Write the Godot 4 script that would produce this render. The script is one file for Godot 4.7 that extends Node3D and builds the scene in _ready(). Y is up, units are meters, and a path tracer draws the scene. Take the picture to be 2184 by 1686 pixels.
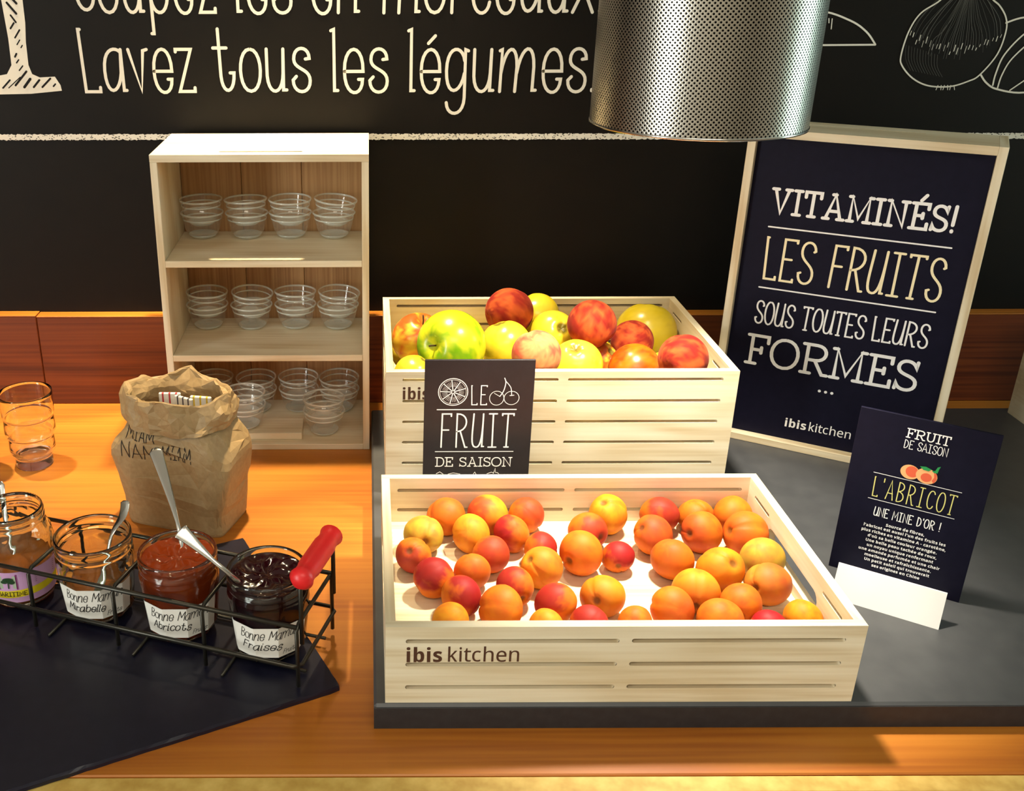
extends Node3D
# A hotel buffet counter: chalkboard wall, wooden crates of fruit, a crate shelf of glass cups, a rack of jam jars.
# y is up, metres; the counter top is y = 0, the camera stands at x = 0, z = 0.

const SLAB := 0.0264        # top of the dark slab
const SLATE := 0.006        # top of the slate board
const WALL_Z := -1.446

var mats := {}
var used := {}

# ---------------------------------------------------------------- helpers: naming and tagging

func numbered(called: String) -> String:
	if not used.has(called):
		used[called] = 0
		return called
	used[called] += 1
	return "%s_%03d" % [called, used[called]]

func thing(called: String, label: String, category: String, at := Vector3.ZERO, turn := 0.0, group := "") -> Node3D:
	var o := Node3D.new()
	o.name = numbered(called)
	add_child(o)
	o.position = at
	o.rotation.y = turn
	o.set_meta("label", label)
	o.set_meta("category", category)
	if group != "":
		o.set_meta("group", group)
	return o

func part(parent: Node3D, called: String, mesh: Mesh, mat: Material, at := Vector3.ZERO, turn := Vector3.ZERO) -> MeshInstance3D:
	var o := MeshInstance3D.new()
	o.name = called
	o.mesh = mesh
	o.material_override = mat
	parent.add_child(o, true)
	o.position = at
	o.rotation = turn
	return o

func structure(called: String, mesh: Mesh, mat: Material, at := Vector3.ZERO, label := "", category := "") -> MeshInstance3D:
	var o := part(self, called, mesh, mat, at)
	o.set_meta("kind", "structure")
	if label != "":
		o.set_meta("label", label)
		o.set_meta("category", category)
	return o

func solo(called: String, mesh: Mesh, mat: Material, label: String, category: String, at := Vector3.ZERO, group := "") -> MeshInstance3D:
	var o := part(self, numbered(called), mesh, mat, at)
	o.set_meta("label", label)
	o.set_meta("category", category)
	if group != "":
		o.set_meta("group", group)
	return o

# ---------------------------------------------------------------- helpers: geometry

func st_new(smooth := true) -> SurfaceTool:
	var st := SurfaceTool.new()
	st.begin(Mesh.PRIMITIVE_TRIANGLES)
	st.set_smooth_group(0 if smooth else -1)
	return st

# a, b, c run counter-clockwise seen from outside
func tri(st: SurfaceTool, a: Vector3, b: Vector3, c: Vector3) -> void:
	st.add_vertex(a)
	st.add_vertex(c)
	st.add_vertex(b)

func quad(st: SurfaceTool, a: Vector3, b: Vector3, c: Vector3, d: Vector3) -> void:
	tri(st, a, b, c)
	tri(st, a, c, d)

func done(st: SurfaceTool) -> ArrayMesh:
	st.generate_normals()
	return st.commit()

# a box with chamfered edges, centred
func box(size: Vector3, bevel := 0.0007, st: SurfaceTool = null, at := Vector3.ZERO) -> ArrayMesh:
	var own := st == null
	if own:
		st = st_new(false)
	var h := size / 2.0
	var b := minf(bevel, minf(h.x, minf(h.y, h.z)) * 0.45)
	var i := h - Vector3(b, b, b)
	for ax in 3:
		var u := (ax + 1) % 3
		var v := (ax + 2) % 3
		for s in [-1.0, 1.0]:
			var p := []
			for k in [[-1, -1], [1, -1], [1, 1], [-1, 1]]:
				var q := Vector3.ZERO
				q[ax] = s * h[ax]
				q[u] = k[0] * i[u]
				q[v] = k[1] * i[v]
				p.append(at + q)
			if s > 0:
				quad(st, p[0], p[1], p[2], p[3])
			else:
				quad(st, p[3], p[2], p[1], p[0])
	for ax in 3:      # edges along ax
		var u := (ax + 1) % 3
		var v := (ax + 2) % 3
		for su in [-1.0, 1.0]:
			for sv in [-1.0, 1.0]:
				var p := []
				for k in [[-1, 0], [1, 0], [1, 1], [-1, 1]]:
					var q := Vector3.ZERO
					q[ax] = k[0] * i[ax]
					q[u] = su * (h[u] if k[1] == 0 else i[u])
					q[v] = sv * (i[v] if k[1] == 0 else h[v])
					p.append(at + q)
				if su * sv < 0:
					quad(st, p[0], p[1], p[2], p[3])
				else:
					quad(st, p[3], p[2], p[1], p[0])
	for sx in [-1.0, 1.0]:
		for sy in [-1.0, 1.0]:
			for sz in [-1.0, 1.0]:
				var a := at + Vector3(sx * h.x, sy * i.y, sz * i.z)
				var c := at + Vector3(sx * i.x, sy * h.y, sz * i.z)
				var d := at + Vector3(sx * i.x, sy * i.y, sz * h.z)
				if sx * sy * sz > 0:
					tri(st, a, c, d)
				else:
					tri(st, a, d, c)
	return done(st) if own else null

# surface of revolution about y; profile runs from the bottom centre outside to the top and back inside
func lathe(profile: PackedVector2Array, seg := 40, st: SurfaceTool = null) -> ArrayMesh:
	var own := st == null
	if own:
		st = st_new(true)
	for k in profile.size() - 1:
		var a := profile[k]
		var b := profile[k + 1]
		for s in seg:
			var t0 := TAU * s / seg
			var t1 := TAU * ((s + 1) % seg) / seg
			var p0 := Vector3(a.x * cos(t0), a.y, -a.x * sin(t0))
			var p1 := Vector3(a.x * cos(t1), a.y, -a.x * sin(t1))
			var p2 := Vector3(b.x * cos(t1), b.y, -b.x * sin(t1))
			var p3 := Vector3(b.x * cos(t0), b.y, -b.x * sin(t0))
			if a.x < 1e-6:
				tri(st, p0, p2, p3)
			elif b.x < 1e-6:
				tri(st, p0, p1, p2)
			else:
				quad(st, p0, p1, p2, p3)
	return done(st) if own else null

# smooth curve through control points (open)
func spline(pts: PackedVector2Array, steps := 6) -> PackedVector2Array:
	var out := PackedVector2Array()
	for k in pts.size() - 1:
		var p0 := pts[maxi(k - 1, 0)]
		var p3 := pts[mini(k + 2, pts.size() - 1)]
		for s in steps:
			out.append(pts[k].cubic_interpolate(pts[k + 1], p0, p3, float(s) / steps))
	out.append(pts[pts.size() - 1])
	return out

func spline3(pts: PackedVector3Array, steps := 6) -> PackedVector3Array:
	var out := PackedVector3Array()
	for k in pts.size() - 1:
		var p0 := pts[maxi(k - 1, 0)]
		var p3 := pts[mini(k + 2, pts.size() - 1)]
		for s in steps:
			out.append(pts[k].cubic_interpolate(pts[k + 1], p0, p3, float(s) / steps))
	out.append(pts[pts.size() - 1])
	return out

# round wire along points
func tube(pts: PackedVector3Array, r: float, seg := 8, st: SurfaceTool = null, radii := PackedFloat32Array()) -> ArrayMesh:
	var own := st == null
	if own:
		st = st_new(true)
	var n := pts.size()
	var rings := []
	var nrm := Vector3.ZERO
	for k in n:
		var t := (pts[mini(k + 1, n - 1)] - pts[maxi(k - 1, 0)]).normalized()
		if k == 0:
			nrm = t.cross(Vector3.UP if absf(t.y) < 0.9 else Vector3.RIGHT).normalized()
		else:
			nrm = (nrm - t * nrm.dot(t)).normalized()
		var bi := t.cross(nrm)
		var rr := r * (radii[k] if radii.size() == n else 1.0)
		var ring := PackedVector3Array()
		for s in seg:
			var a := TAU * s / seg
			ring.append(pts[k] + (nrm * cos(a) + bi * sin(a)) * rr)
		rings.append(ring)
	for k in n - 1:
		for s in seg:
			var s2 := (s + 1) % seg
			quad(st, rings[k][s], rings[k][s2], rings[k + 1][s2], rings[k + 1][s])
	for s in seg:
		var s2 := (s + 1) % seg
		tri(st, pts[0], rings[0][s2], rings[0][s])
		tri(st, pts[n - 1], rings[n - 1][s], rings[n - 1][s2])
	return done(st) if own else null

# a board of size w x h x t (corner at the origin, thickness along z) with round-ended slots cut right through
func slotted(w: float, h: float, t: float, slots: Array) -> ArrayMesh:
	var st := st_new(false)
	var rows := {}
	for s in slots:                     # [x0, x1, y, half height]
		var key := "%.5f" % s[2]
		if not rows.has(key):
			rows[key] = []
		rows[key].append(s)
	var keys := rows.keys()
	keys.sort_custom(func(a, b): return float(a) < float(b))
	var y := 0.0
	for key in keys:
		var row: Array = rows[key]
		row.sort_custom(func(a, b): return a[0] < b[0])
		var hh: float = row[0][3]
		var yc: float = row[0][2]
		slab_poly(st, PackedVector2Array([Vector2(0, y), Vector2(w, y), Vector2(w, yc - hh), Vector2(0, yc - hh)]), t)
		var left := PackedVector2Array([Vector2(0, yc + hh), Vector2(0, yc - hh)])
		for s in row:
			var poly := left.duplicate()
			poly.append(Vector2(s[0] + hh, yc - hh))
			for k in range(1, 8):
				var a := PI * k / 8.0
				poly.append(Vector2(s[0] + hh - hh * sin(a), yc - hh * cos(a)))
			poly.append(Vector2(s[0] + hh, yc + hh))
			slab_poly(st, poly, t)
			left = PackedVector2Array()
			left.append(Vector2(s[1] - hh, yc + hh))
			for k in range(1, 8):
				var a := PI * k / 8.0
				left.append(Vector2(s[1] - hh + hh * sin(a), yc + hh * cos(a)))
			left.append(Vector2(s[1] - hh, yc - hh))
		left.append(Vector2(w, yc - hh))
		left.append(Vector2(w, yc + hh))
		slab_poly(st, left, t)
		y = yc + hh
	slab_poly(st, PackedVector2Array([Vector2(0, y), Vector2(w, y), Vector2(w, h), Vector2(0, h)]), t)
	return done(st)

# a counter-clockwise polygon in xy, extruded from z = 0 to z = t
func slab_poly(st: SurfaceTool, poly: PackedVector2Array, t: float) -> void:
	var ids := Geometry2D.triangulate_polygon(poly)
	for k in range(0, ids.size(), 3):
		var a := poly[ids[k]]
		var b := poly[ids[k + 1]]
		var c := poly[ids[k + 2]]
		if (b - a).cross(c - a) < 0:
			var s := b
			b = c
			c = s
		tri(st, Vector3(a.x, a.y, t), Vector3(b.x, b.y, t), Vector3(c.x, c.y, t))
		tri(st, Vector3(a.x, a.y, 0), Vector3(c.x, c.y, 0), Vector3(b.x, b.y, 0))
	for k in poly.size():
		var a := poly[k]
		var b := poly[(k + 1) % poly.size()]
		quad(st, Vector3(a.x, a.y, 0), Vector3(b.x, b.y, 0), Vector3(b.x, b.y, t), Vector3(a.x, a.y, t))

# ---------------------------------------------------------------- helpers: lettering made of pen strokes

var dense := 0.0    # longest step along a stroke, for surfaces that are not flat (0: as drawn)
var layer := 0      # each stroke lies a hundredth of a millimetre above the one before

# a pen stroke of the given width along pts, laid on a surface by the map (Vector2 -> Vector3)
func stroke(st: SurfaceTool, pts: PackedVector2Array, width: float, on: Callable) -> void:
	if dense > 0.0:
		var close := PackedVector2Array([pts[0]])
		for k in range(1, pts.size()):
			var steps := maxi(1, ceili(pts[k].distance_to(pts[k - 1]) / dense))
			for q in range(1, steps + 1):
				close.append(pts[k - 1].lerp(pts[k], float(q) / steps))
		pts = close
	var n := pts.size()
	if n < 2:
		return
	layer = (layer + 1) % 24
	var l := PackedVector2Array()
	var r := PackedVector2Array()
	for k in n:
		var d0 := (pts[k] - pts[maxi(k - 1, 0)]).normalized()
		var d1 := (pts[mini(k + 1, n - 1)] - pts[k]).normalized()
		if k == 0:
			d0 = d1
		if k == n - 1:
			d1 = d0
		var m := (d0.orthogonal() + d1.orthogonal())
		m = m.normalized() if m.length() > 0.01 else d0.orthogonal()
		var grow := 1.0 / maxf(0.6, absf(m.dot(d0.orthogonal())))
		l.append(pts[k] + m * width * 0.5 * grow)
		r.append(pts[k] - m * width * 0.5 * grow)
	for k in n - 1:
		ink(st, r[k], r[k + 1], l[k + 1], on)
		ink(st, r[k], l[k + 1], l[k], on)
	if pts[0].distance_to(pts[n - 1]) < width * 0.2:      # a closed ring needs no ends
		return
	for e in 2:        # half-round ends
		var c := pts[0] if e == 0 else pts[n - 1]
		var out := ((pts[0] - pts[1]) if e == 0 else (pts[n - 1] - pts[n - 2])).angle()
		for s in 5:
			var a := out - PI / 2 + PI * s / 5.0
			var b := a + PI / 5.0
			ink(st, c, c + Vector2(cos(a), sin(a)) * width * 0.5, c + Vector2(cos(b), sin(b)) * width * 0.5, on)

func ink(st: SurfaceTool, a: Vector2, b: Vector2, c: Vector2, on: Callable) -> void:
	if (b - a).cross(c - a) < 0:
		var s := b
		b = c
		c = s
	tri(st, on.call(a), on.call(b), on.call(c))

func fill(st: SurfaceTool, poly: PackedVector2Array, on: Callable) -> void:
	var ids := Geometry2D.triangulate_polygon(poly)
	for k in range(0, ids.size(), 3):
		ink(st, poly[ids[k]], poly[ids[k + 1]], poly[ids[k + 2]], on)

func disc(c: Vector2, rx: float, ry: float, tilt := 0.0, n := 24) -> PackedVector2Array:
	var out := PackedVector2Array()
	for k in n:
		out.append(c + Vector2(rx * cos(TAU * k / n), ry * sin(TAU * k / n)).rotated(tilt))
	return out

func ring(c: Vector2, rx: float, ry: float, tilt := 0.0, n := 28) -> PackedVector2Array:
	var out := disc(c, rx, ry, tilt, n)
	out.append(out[0])
	return out

# glyph paths: M move, L line, C cubic; the capital height is 1
var hand := {       # tall thin handwriting
	"A": [0.40, "M0 0 L.19 1 L.40 0 M.06 .33 L.34 .33"],
	"B": [0.38, "M.03 0 L.03 1 C.42 1.02 .42 .56 .03 .53 C.48 .52 .48 -.02 .03 0"],
	"C": [0.36, "M.36 .82 C.32 1.02 .02 1.08 .02 .5 C.02 -.08 .32 -.02 .36 .2"],
	"D": [0.38, "M.03 0 L.03 1 C.46 1 .46 0 .03 0"],
	"E": [0.33, "M.33 .94 L.33 1 L.03 1 L.03 0 L.33 0 L.33 .06 M.03 .53 L.24 .53"],
	"F": [0.34, "M.34 .93 L.34 1 L.04 1 L.02 0 M.03 .52 L.26 .52"],
	"I": [0.30, "M.02 1 L.28 1 M.15 1 L.15 0 M.02 0 L.28 0"],
	"L": [0.31, "M.03 1 L.0 1 L.04 0 L.31 0 L.31 .07"],
	"M": [0.48, "M0 0 L.04 1 L.24 .3 L.44 1 L.48 0"],
	"N": [0.40, "M.02 0 L.02 1 L.38 0 L.38 1"],
	"O": [0.40, "M.2 1 C-.07 1 -.07 0 .2 0 C.47 0 .47 1 .2 1"],
	"R": [0.40, "M.03 0 L.04 1 C.46 1.02 .46 .5 .04 .47 M.16 .47 L.33 0 L.40 0"],
	"S": [0.36, "M.33 .78 L.36 .8 C.34 1.06 .04 1.06 .04 .78 C.04 .5 .36 .5 .36 .22 C.36 -.07 .02 -.07 .02 .24 L.07 .26"],
	"T": [0.38, "M0 .95 L0 1 L.38 1 L.38 .95 M.19 1 L.17 0 M.10 0 L.24 0"],
	"U": [0.38, "M.04 1 C.0 .3 -.05 0 .15 0 C.32 0 .35 .4 .36 1 M.36 1 L.34 .02 L.40 .02"],
	"'": [0.08, "M.04 1 L.04 .82"],
	"!": [0.10, "M.06 1 L.05 .25 M.05 .05 L.05 .02"],
	"a": [0.39, "M.34 .62 C.30 .72 .02 .76 .02 .34 C.02 -.1 .26 -.06 .32 .3 L.34 .68 M.34 .68 L.35 .02 L.40 .02"],
	"c": [0.33, "M.33 .52 C.30 .76 .02 .76 .02 .34 C.02 -.1 .30 -.08 .33 .16"],
	"e": [0.35, "M.02 .33 L.35 .33 C.36 .8 .02 .8 .02 .34 C.02 -.12 .34 -.1 .34 .20 L.27 .20"],
	"g": [0.39, "M.34 .5 C.30 .76 .02 .78 .02 .34 C.02 -.1 .28 -.06 .34 .3 M.40 .66 L.35 .68 L.35 -.1 C.34 -.44 .04 -.42 .03 -.18"],
	"l": [0.09, "M-.02 .98 L.03 1 L.03 .02 L.09 .02"],
	"m": [0.66, "M0 .66 L.04 .68 L.02 0 M.03 .3 C.10 .78 .30 .80 .31 .4 L.29 0 M.31 .3 C.38 .78 .60 .82 .61 .4 L.60 .02 L.66 .02"],
	"n": [0.38, "M0 .66 L.04 .68 L.02 0 M.03 .3 C.10 .78 .31 .82 .33 .4 L.32 .02 L.38 .02"],
	"o": [0.36, "M.18 .68 C-.06 .68 -.06 0 .18 0 C.42 0 .42 .68 .18 .68"],
	"p": [0.38, "M.02 -.33 L.06 -.33 L.04 .68 M.04 .4 C.08 .78 .37 .76 .37 .34 C.37 -.08 .10 -.1 .05 .2"],
	"r": [0.28, "M0 .66 L.04 .68 L.03 0 M.03 .3 C.08 .70 .22 .74 .28 .58"],
	"s": [0.33, "M.25 .52 L.32 .53 C.32 .74 .04 .75 .04 .52 C.04 .34 .33 .38 .33 .17 C.33 -.07 .02 -.07 .02 .18 L.08 .24"],
	"t": [0.38, "M.10 1 L.12 .25 C.14 -.08 .36 -.06 .36 .30 L.29 .30 M0 .70 L.24 .70"],
	"u": [0.37, "M.02 .68 L.02 .25 C.04 -.1 .30 -.08 .31 .3 L.32 .68 M.32 .68 L.31 .02 L.37 .02"],
	"v": [0.34, "M0 .68 L.20 0 L.27 .66 L.34 .68"],
	"x": [0.36, "M0 0 L.34 .68 M.02 .68 L.36 0"],
	"z": [0.32, "M0 .64 L0 .68 L.28 .68 L.04 0 L.32 0 L.32 .06"],
	".": [0.06, "M.03 .03 L.03 .01"],
	",": [0.06, "M.04 .03 L.01 -.08"],
	"i": [0.12, "M.03 .68 L.04 .02 L.12 .02 M.05 .92 L.05 .88"],
	"b": [0.38, "M.03 1 L.04 .05 M.04 .4 C.08 .78 .37 .76 .37 .34 C.37 -.08 .10 -.08 .04 .15"],
	"é": [0.35, "M.02 .33 L.35 .33 C.36 .8 .02 .8 .02 .34 C.02 -.12 .34 -.1 .34 .20 L.27 .20 M.14 .78 L.26 .90"],
	" ": [0.24, ""]}

var slabface := {   # sturdy capitals with slab serifs
	"A": [0.92, "M.14 0 L.46 1 L.78 0 M.26 .32 L.66 .32 M.02 0 L.27 0 M.65 0 L.92 0 M.34 1 L.48 1"],
	"D": [0.80, "M.02 0 L.42 0 C.9 .02 .9 .98 .42 1 L.02 1 M.16 0 L.16 1"],
	"E": [0.72, "M.02 0 L.70 0 L.70 .22 M.02 1 L.68 1 L.68 .80 M.16 0 L.16 1 M.16 .52 L.48 .52 M.48 .42 L.48 .62"],
	"F": [0.70, "M.02 0 L.34 0 M.02 1 L.68 1 L.68 .78 M.16 0 L.16 1 M.16 .50 L.48 .50 M.48 .40 L.48 .60"],
	"I": [0.36, "M.02 0 L.34 0 M.02 1 L.34 1 M.18 0 L.18 1"],
	"M": [1.02, "M.14 0 L.14 1 L.50 .12 L.88 1 L.88 0 M.02 0 L.28 0 M.74 0 L1.02 0 M.02 1 L.14 1 M.88 1 L1.02 1"],
	"N": [0.88, "M.14 0 L.14 1 L.74 0 L.74 1 M.02 0 L.28 0 M.02 1 L.14 1 M.60 1 L.88 1"],
	"O": [0.90, "M.45 1 C-.12 1 -.12 0 .45 0 C1.02 0 1.02 1 .45 1"],
	"R": [0.84, "M.02 0 L.32 0 M.02 1 L.44 1 C.84 1 .84 .48 .44 .47 L.16 .47 M.16 0 L.16 1 M.42 .47 L.70 0 L.86 0"],
	"S": [0.66, "M.60 .98 L.60 .74 C.54 1.06 .08 1.06 .07 .76 C.07 .44 .64 .58 .63 .24 C.62 -.08 .08 -.06 .05 .26 L.05 .02"],
	"T": [0.74, "M.03 .78 L.03 1 L.71 1 L.71 .78 M.37 1 L.37 0 M.22 0 L.52 0"],
	"U": [0.84, "M.14 1 L.14 .36 C.14 -.1 .70 -.1 .70 .36 L.70 1 M.02 1 L.28 1 M.56 1 L.84 1"],
	"V": [0.86, "M.12 1 L.44 0 L.74 1 M.0 1 L.26 1 M.60 1 L.86 1"],
	"!": [0.20, "M.12 1.02 L.10 .28 M.10 .06 L.10 .02"],
	" ": [0.40, ""]}
var accents := {"É": "E"}

func glyph_strokes(path: String) -> Array:
	var tokens := path.replace("M", " M ").replace("L", " L ").replace("C", " C ").split(" ", false)
	var out := []
	var cur := PackedVector2Array()
	var k := 0
	while k < tokens.size():
		var t := tokens[k]
		if t == "M":
			if cur.size() > 1:
				out.append(cur)
			cur = PackedVector2Array([Vector2(float(tokens[k + 1]), float(tokens[k + 2]))])
			k += 3
		elif t == "L":
			cur.append(Vector2(float(tokens[k + 1]), float(tokens[k + 2])))
			k += 3
		else:
			var p := cur[cur.size() - 1]
			var a := Vector2(float(tokens[k + 1]), float(tokens[k + 2]))
			var b := Vector2(float(tokens[k + 3]), float(tokens[k + 4]))
			var c := Vector2(float(tokens[k + 5]), float(tokens[k + 6]))
			for s in range(1, 11):
				cur.append(p.bezier_interpolate(a, b, c, s / 10.0))
			k += 7
	if cur.size() > 1:
		out.append(cur)
	return out

# writes text so that it fills the width from x0 to x1 on the baseline y with capitals of height h
func write(st: SurfaceTool, font: Dictionary, text: String, x0: float, x1: float, y: float, h: float, pen: float, on: Callable, gap := 0.14, slant := 0.0) -> void:
	var natural := 0.0
	for ch in text:
		natural += float(font[accents.get(ch, ch)][0]) + gap
	natural -= gap
	var sx := (x1 - x0) / natural
	var x := 0.0
	for ch in text:
		var g: Array = font[accents.get(ch, ch)]
		var path: String = g[1]
		if ch == "É":
			path += " M.32 1.12 L.50 1.34"
		for s in glyph_strokes(path):
			var pts := PackedVector2Array()
			for p in s:
				pts.append(Vector2(x0 + (x + p.x + slant * p.y) * sx, y + p.y * h))
			stroke(st, pts, pen, on)
		x += float(g[0]) + gap

# printed sans lettering; its width is fitted to the space from x0 to x1 (0 keeps the type's own width)
func print_text(parent: Node3D, called: String, text: String, bold: bool, x0: float, x1: float, y: float, cap: float, z: float, mat: Material, centre := false, type := "Droid Sans") -> MeshInstance3D:
	var f := SystemFont.new()
	f.font_names = PackedStringArray([type])
	f.font_weight = 700 if bold else 400
	var t := TextMesh.new()
	t.text = text
	t.font = f
	t.font_size = 32
	t.pixel_size = cap / (32.0 * 0.714)
	t.depth = 0.0001
	t.curve_step = 2.0
	t.horizontal_alignment = HORIZONTAL_ALIGNMENT_LEFT
	t.vertical_alignment = VERTICAL_ALIGNMENT_BOTTOM
	var ab := t.get_aabb()
	var s := (x1 - x0) / ab.size.x if x1 > x0 and not centre else 1.0
	var o := part(parent, called, t, mat)
	var drop := 0.0
	for ch in text:
		if ch in "gpqy,":
			drop = 0.22 * cap / 0.714
	o.scale = Vector3(s, 1, 1)
	o.position = Vector3(x0 - ab.position.x * s, y - ab.position.y - drop, z)
	if centre:
		o.position.x = (x0 + x1) / 2.0 - (ab.position.x + ab.size.x / 2.0)
	return o

func flat_on(z: float) -> Callable:
	return func(p: Vector2) -> Vector3: return Vector3(p.x, p.y, z + layer * 0.00001)

# ---------------------------------------------------------------- helpers: materials

func mat(called: String, srgb: Color, rough := 0.6, metal := 0.0, spec := 0.5) -> StandardMaterial3D:
	var m := StandardMaterial3D.new()
	m.resource_name = called
	m.albedo_color = srgb
	m.roughness = rough
	m.metallic = metal
	m.metallic_specular = spec
	mats[called] = m
	return m

func seamless(n: FastNoiseLite, u: float, v: float, w: float, h: float) -> float:
	# blends four shifted looks at the noise so that the picture tiles
	var a := n.get_noise_2d(u * w, v * h)
	var b := n.get_noise_2d((u - 1.0) * w, v * h)
	var c := n.get_noise_2d(u * w, (v - 1.0) * h)
	var d := n.get_noise_2d((u - 1.0) * w, (v - 1.0) * h)
	return lerpf(lerpf(a, b, u), lerpf(c, d, u), v)

# wood: streaks run along u (or along v when upright)
func wood_picture(dark: Color, mid: Color, light: Color, sd: int, bands: float, upright: bool, n := 320, fibre := 0.75) -> ImageTexture:
	var coarse := FastNoiseLite.new()
	coarse.seed = sd
	coarse.frequency = 1.0
	coarse.fractal_octaves = 2
	var fine := FastNoiseLite.new()
	fine.seed = sd + 7
	fine.frequency = 1.0
	fine.fractal_octaves = 3
	var im := Image.create(n, n, false, Image.FORMAT_RGB8)
	for j in n:
		for i in n:
			var u := float(i) / n
			var v := float(j) / n
			var along := v if upright else u
			var across := u if upright else v
			var warp := seamless(coarse, along, across, 1.1, 2.2) * 0.5
			var big := sin(TAU * (across * bands + warp * 2.6)) * 0.5
			var streak := seamless(fine, along, across, 2.0, 46.0)
			var t := clampf(0.5 + big * 0.42 + streak * fibre + warp * 0.3, 0.0, 1.0)
			var c := dark.lerp(mid, t * 2.0) if t < 0.5 else mid.lerp(light, t * 2.0 - 1.0)
			im.set_pixel(i, j, c)
	return ImageTexture.create_from_image(im)

func wood(called: String, tex: Texture2D, per_metre: Vector3, rough: float, offset := Vector3.ZERO, world := false, spec := 0.5) -> StandardMaterial3D:
	var m := mat(called, Color.WHITE, rough, 0.0, spec)
	m.albedo_texture = tex
	m.uv1_triplanar = true
	m.uv1_world_triplanar = world
	m.uv1_triplanar_sharpness = 8.0
	m.uv1_scale = per_metre
	m.uv1_offset = offset
	return m

# a mottled surface: noise between two colours
func mottled(called: String, a: Color, b: Color, per_metre: float, rough: float, sd := 3, octaves := 4, spec := 0.5) -> StandardMaterial3D:
	var n := FastNoiseLite.new()
	n.seed = sd
	n.frequency = 0.02
	n.fractal_octaves = octaves
	var ramp := Gradient.new()
	ramp.set_color(0, a)
	ramp.set_color(1, b)
	var t := NoiseTexture2D.new()
	t.width = 256
	t.height = 256
	t.seamless = true
	t.noise = n
	t.color_ramp = ramp
	return wood(called, t, Vector3.ONE * per_metre, rough, Vector3.ZERO, false, spec)

func glass(called: String, tint := Color(1, 1, 1), alpha := 0.0) -> StandardMaterial3D:
	var m := mat(called, Color(tint.r, tint.g, tint.b, alpha), 0.0)
	m.transparency = BaseMaterial3D.TRANSPARENCY_ALPHA
	m.refraction_enabled = true
	m.refraction_scale = 0.05
	return m

# ---------------------------------------------------------------- the scene

func _ready() -> void:
	set_camera()
	set_light()
	make_materials()
	build_room()
	build_wall_drawing()
	build_counter()
	build_crates()
	build_cup_shelf()
	build_signs()
	build_fruit()
	build_jam_rack()
	build_bag()
	build_tumblers()
	build_pendant()
	build_spot_lamps()

func set_camera() -> void:
	# a lens shifted to the right: the photograph is a crop whose optical axis lies left of its middle
	var focal := 2143.18
	var pitch := 0.400568
	var roll := -0.003174
	var cam := Camera3D.new()
	cam.name = "camera"
	add_child(cam)
	var f := Vector3(0, -sin(pitch), -cos(pitch))
	var r0 := Vector3.RIGHT
	var u0 := r0.cross(f)
	var r := r0 * cos(roll) + u0 * sin(roll)
	cam.transform = Transform3D(Basis(r, r.cross(f), -f), Vector3(0, 0.65248, 0))
	cam.projection = Camera3D.PROJECTION_FRUSTUM
	cam.near = 0.05
	cam.far = 30.0
	cam.size = 1686.0 / focal * cam.near
	cam.frustum_offset = Vector2((1092.0 - 785.927) / focal, -(843.0 - 796.8) / focal) * cam.near
	cam.current = true

func set_light() -> void:
	var e := Environment.new()
	e.background_mode = Environment.BG_COLOR
	e.background_color = Color(0.02, 0.02, 0.025)
	e.tonemap_mode = Environment.TONE_MAPPER_LINEAR
	e.tonemap_exposure = 1.0
	e.sdfgi_enabled = true
	e.ssao_enabled = true
	e.ssil_enabled = true
	var w := WorldEnvironment.new()
	w.name = "surroundings"
	w.environment = e
	add_child(w)
	# daylight: a tall window on the left wall behind the viewer and one on the right wall beside the counter
	# (both show as bright upright bands on the steel lamp), and a ceiling light panel
	window("window_1", Vector3(-2.6, 0.50, 1.25), Vector2(0.75, 1.7), PI / 2, Color(0.96, 0.98, 0.96), WINDOW_LEFT)
	window("window_2", Vector3(2.9, 0.50, -1.00), Vector2(0.55, 1.7), -PI / 2, Color(0.86, 1.0, 0.97), WINDOW_RIGHT)
	ceiling_panel(Vector3(0.1, 1.735, 0.9), Vector2(1.2, 0.6), Color(1.0, 0.95, 0.86), PANEL, "white ceiling light panel behind the viewer")

const WINDOW_LEFT := 6.0
const WINDOW_RIGHT := 2.6
const PANEL := 1.6
const PENDANT := 1.4
const SPOT := 5.5

# a glazed window in a side wall, bright with daylight: frame, mullion, panes and its light
func window(called: String, at: Vector3, size: Vector2, turn: float, colour: Color, energy: float) -> void:
	var w := Node3D.new()
	w.name = called
	w.set_meta("kind", "structure")
	add_child(w)
	w.position = at
	w.rotation.y = turn
	var fm := mat("window_frame", Color(0.80, 0.80, 0.78), 0.5)
	for s in [-1.0, 1.0]:
		part(w, "window_frame", box(Vector3(0.06, size.y + 0.12, 0.05), 0.003), fm, Vector3(s * (size.x / 2.0 + 0.03), 0, 0.025))
		part(w, "window_frame", box(Vector3(size.x, 0.06, 0.05), 0.003), fm, Vector3(0, s * (size.y / 2.0 + 0.03), 0.025))
	var g := mat("window_daylight", Color(1, 1, 1), 0.4)
	g.emission_enabled = true
	g.emission = colour
	g.emission_energy_multiplier = energy * 0.55
	part(w, "window_pane", box(Vector3(size.x, size.y, 0.006), 0.001), g, Vector3(0, 0, 0.006))
	var l := AreaLight3D.new()
	l.name = "window_light"
	l.area_size = size
	l.light_color = colour
	l.light_energy = energy
	l.shadow_enabled = true
	l.rotation.y = PI
	w.add_child(l)
	l.position = Vector3(0, 0, 0.03)

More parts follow.
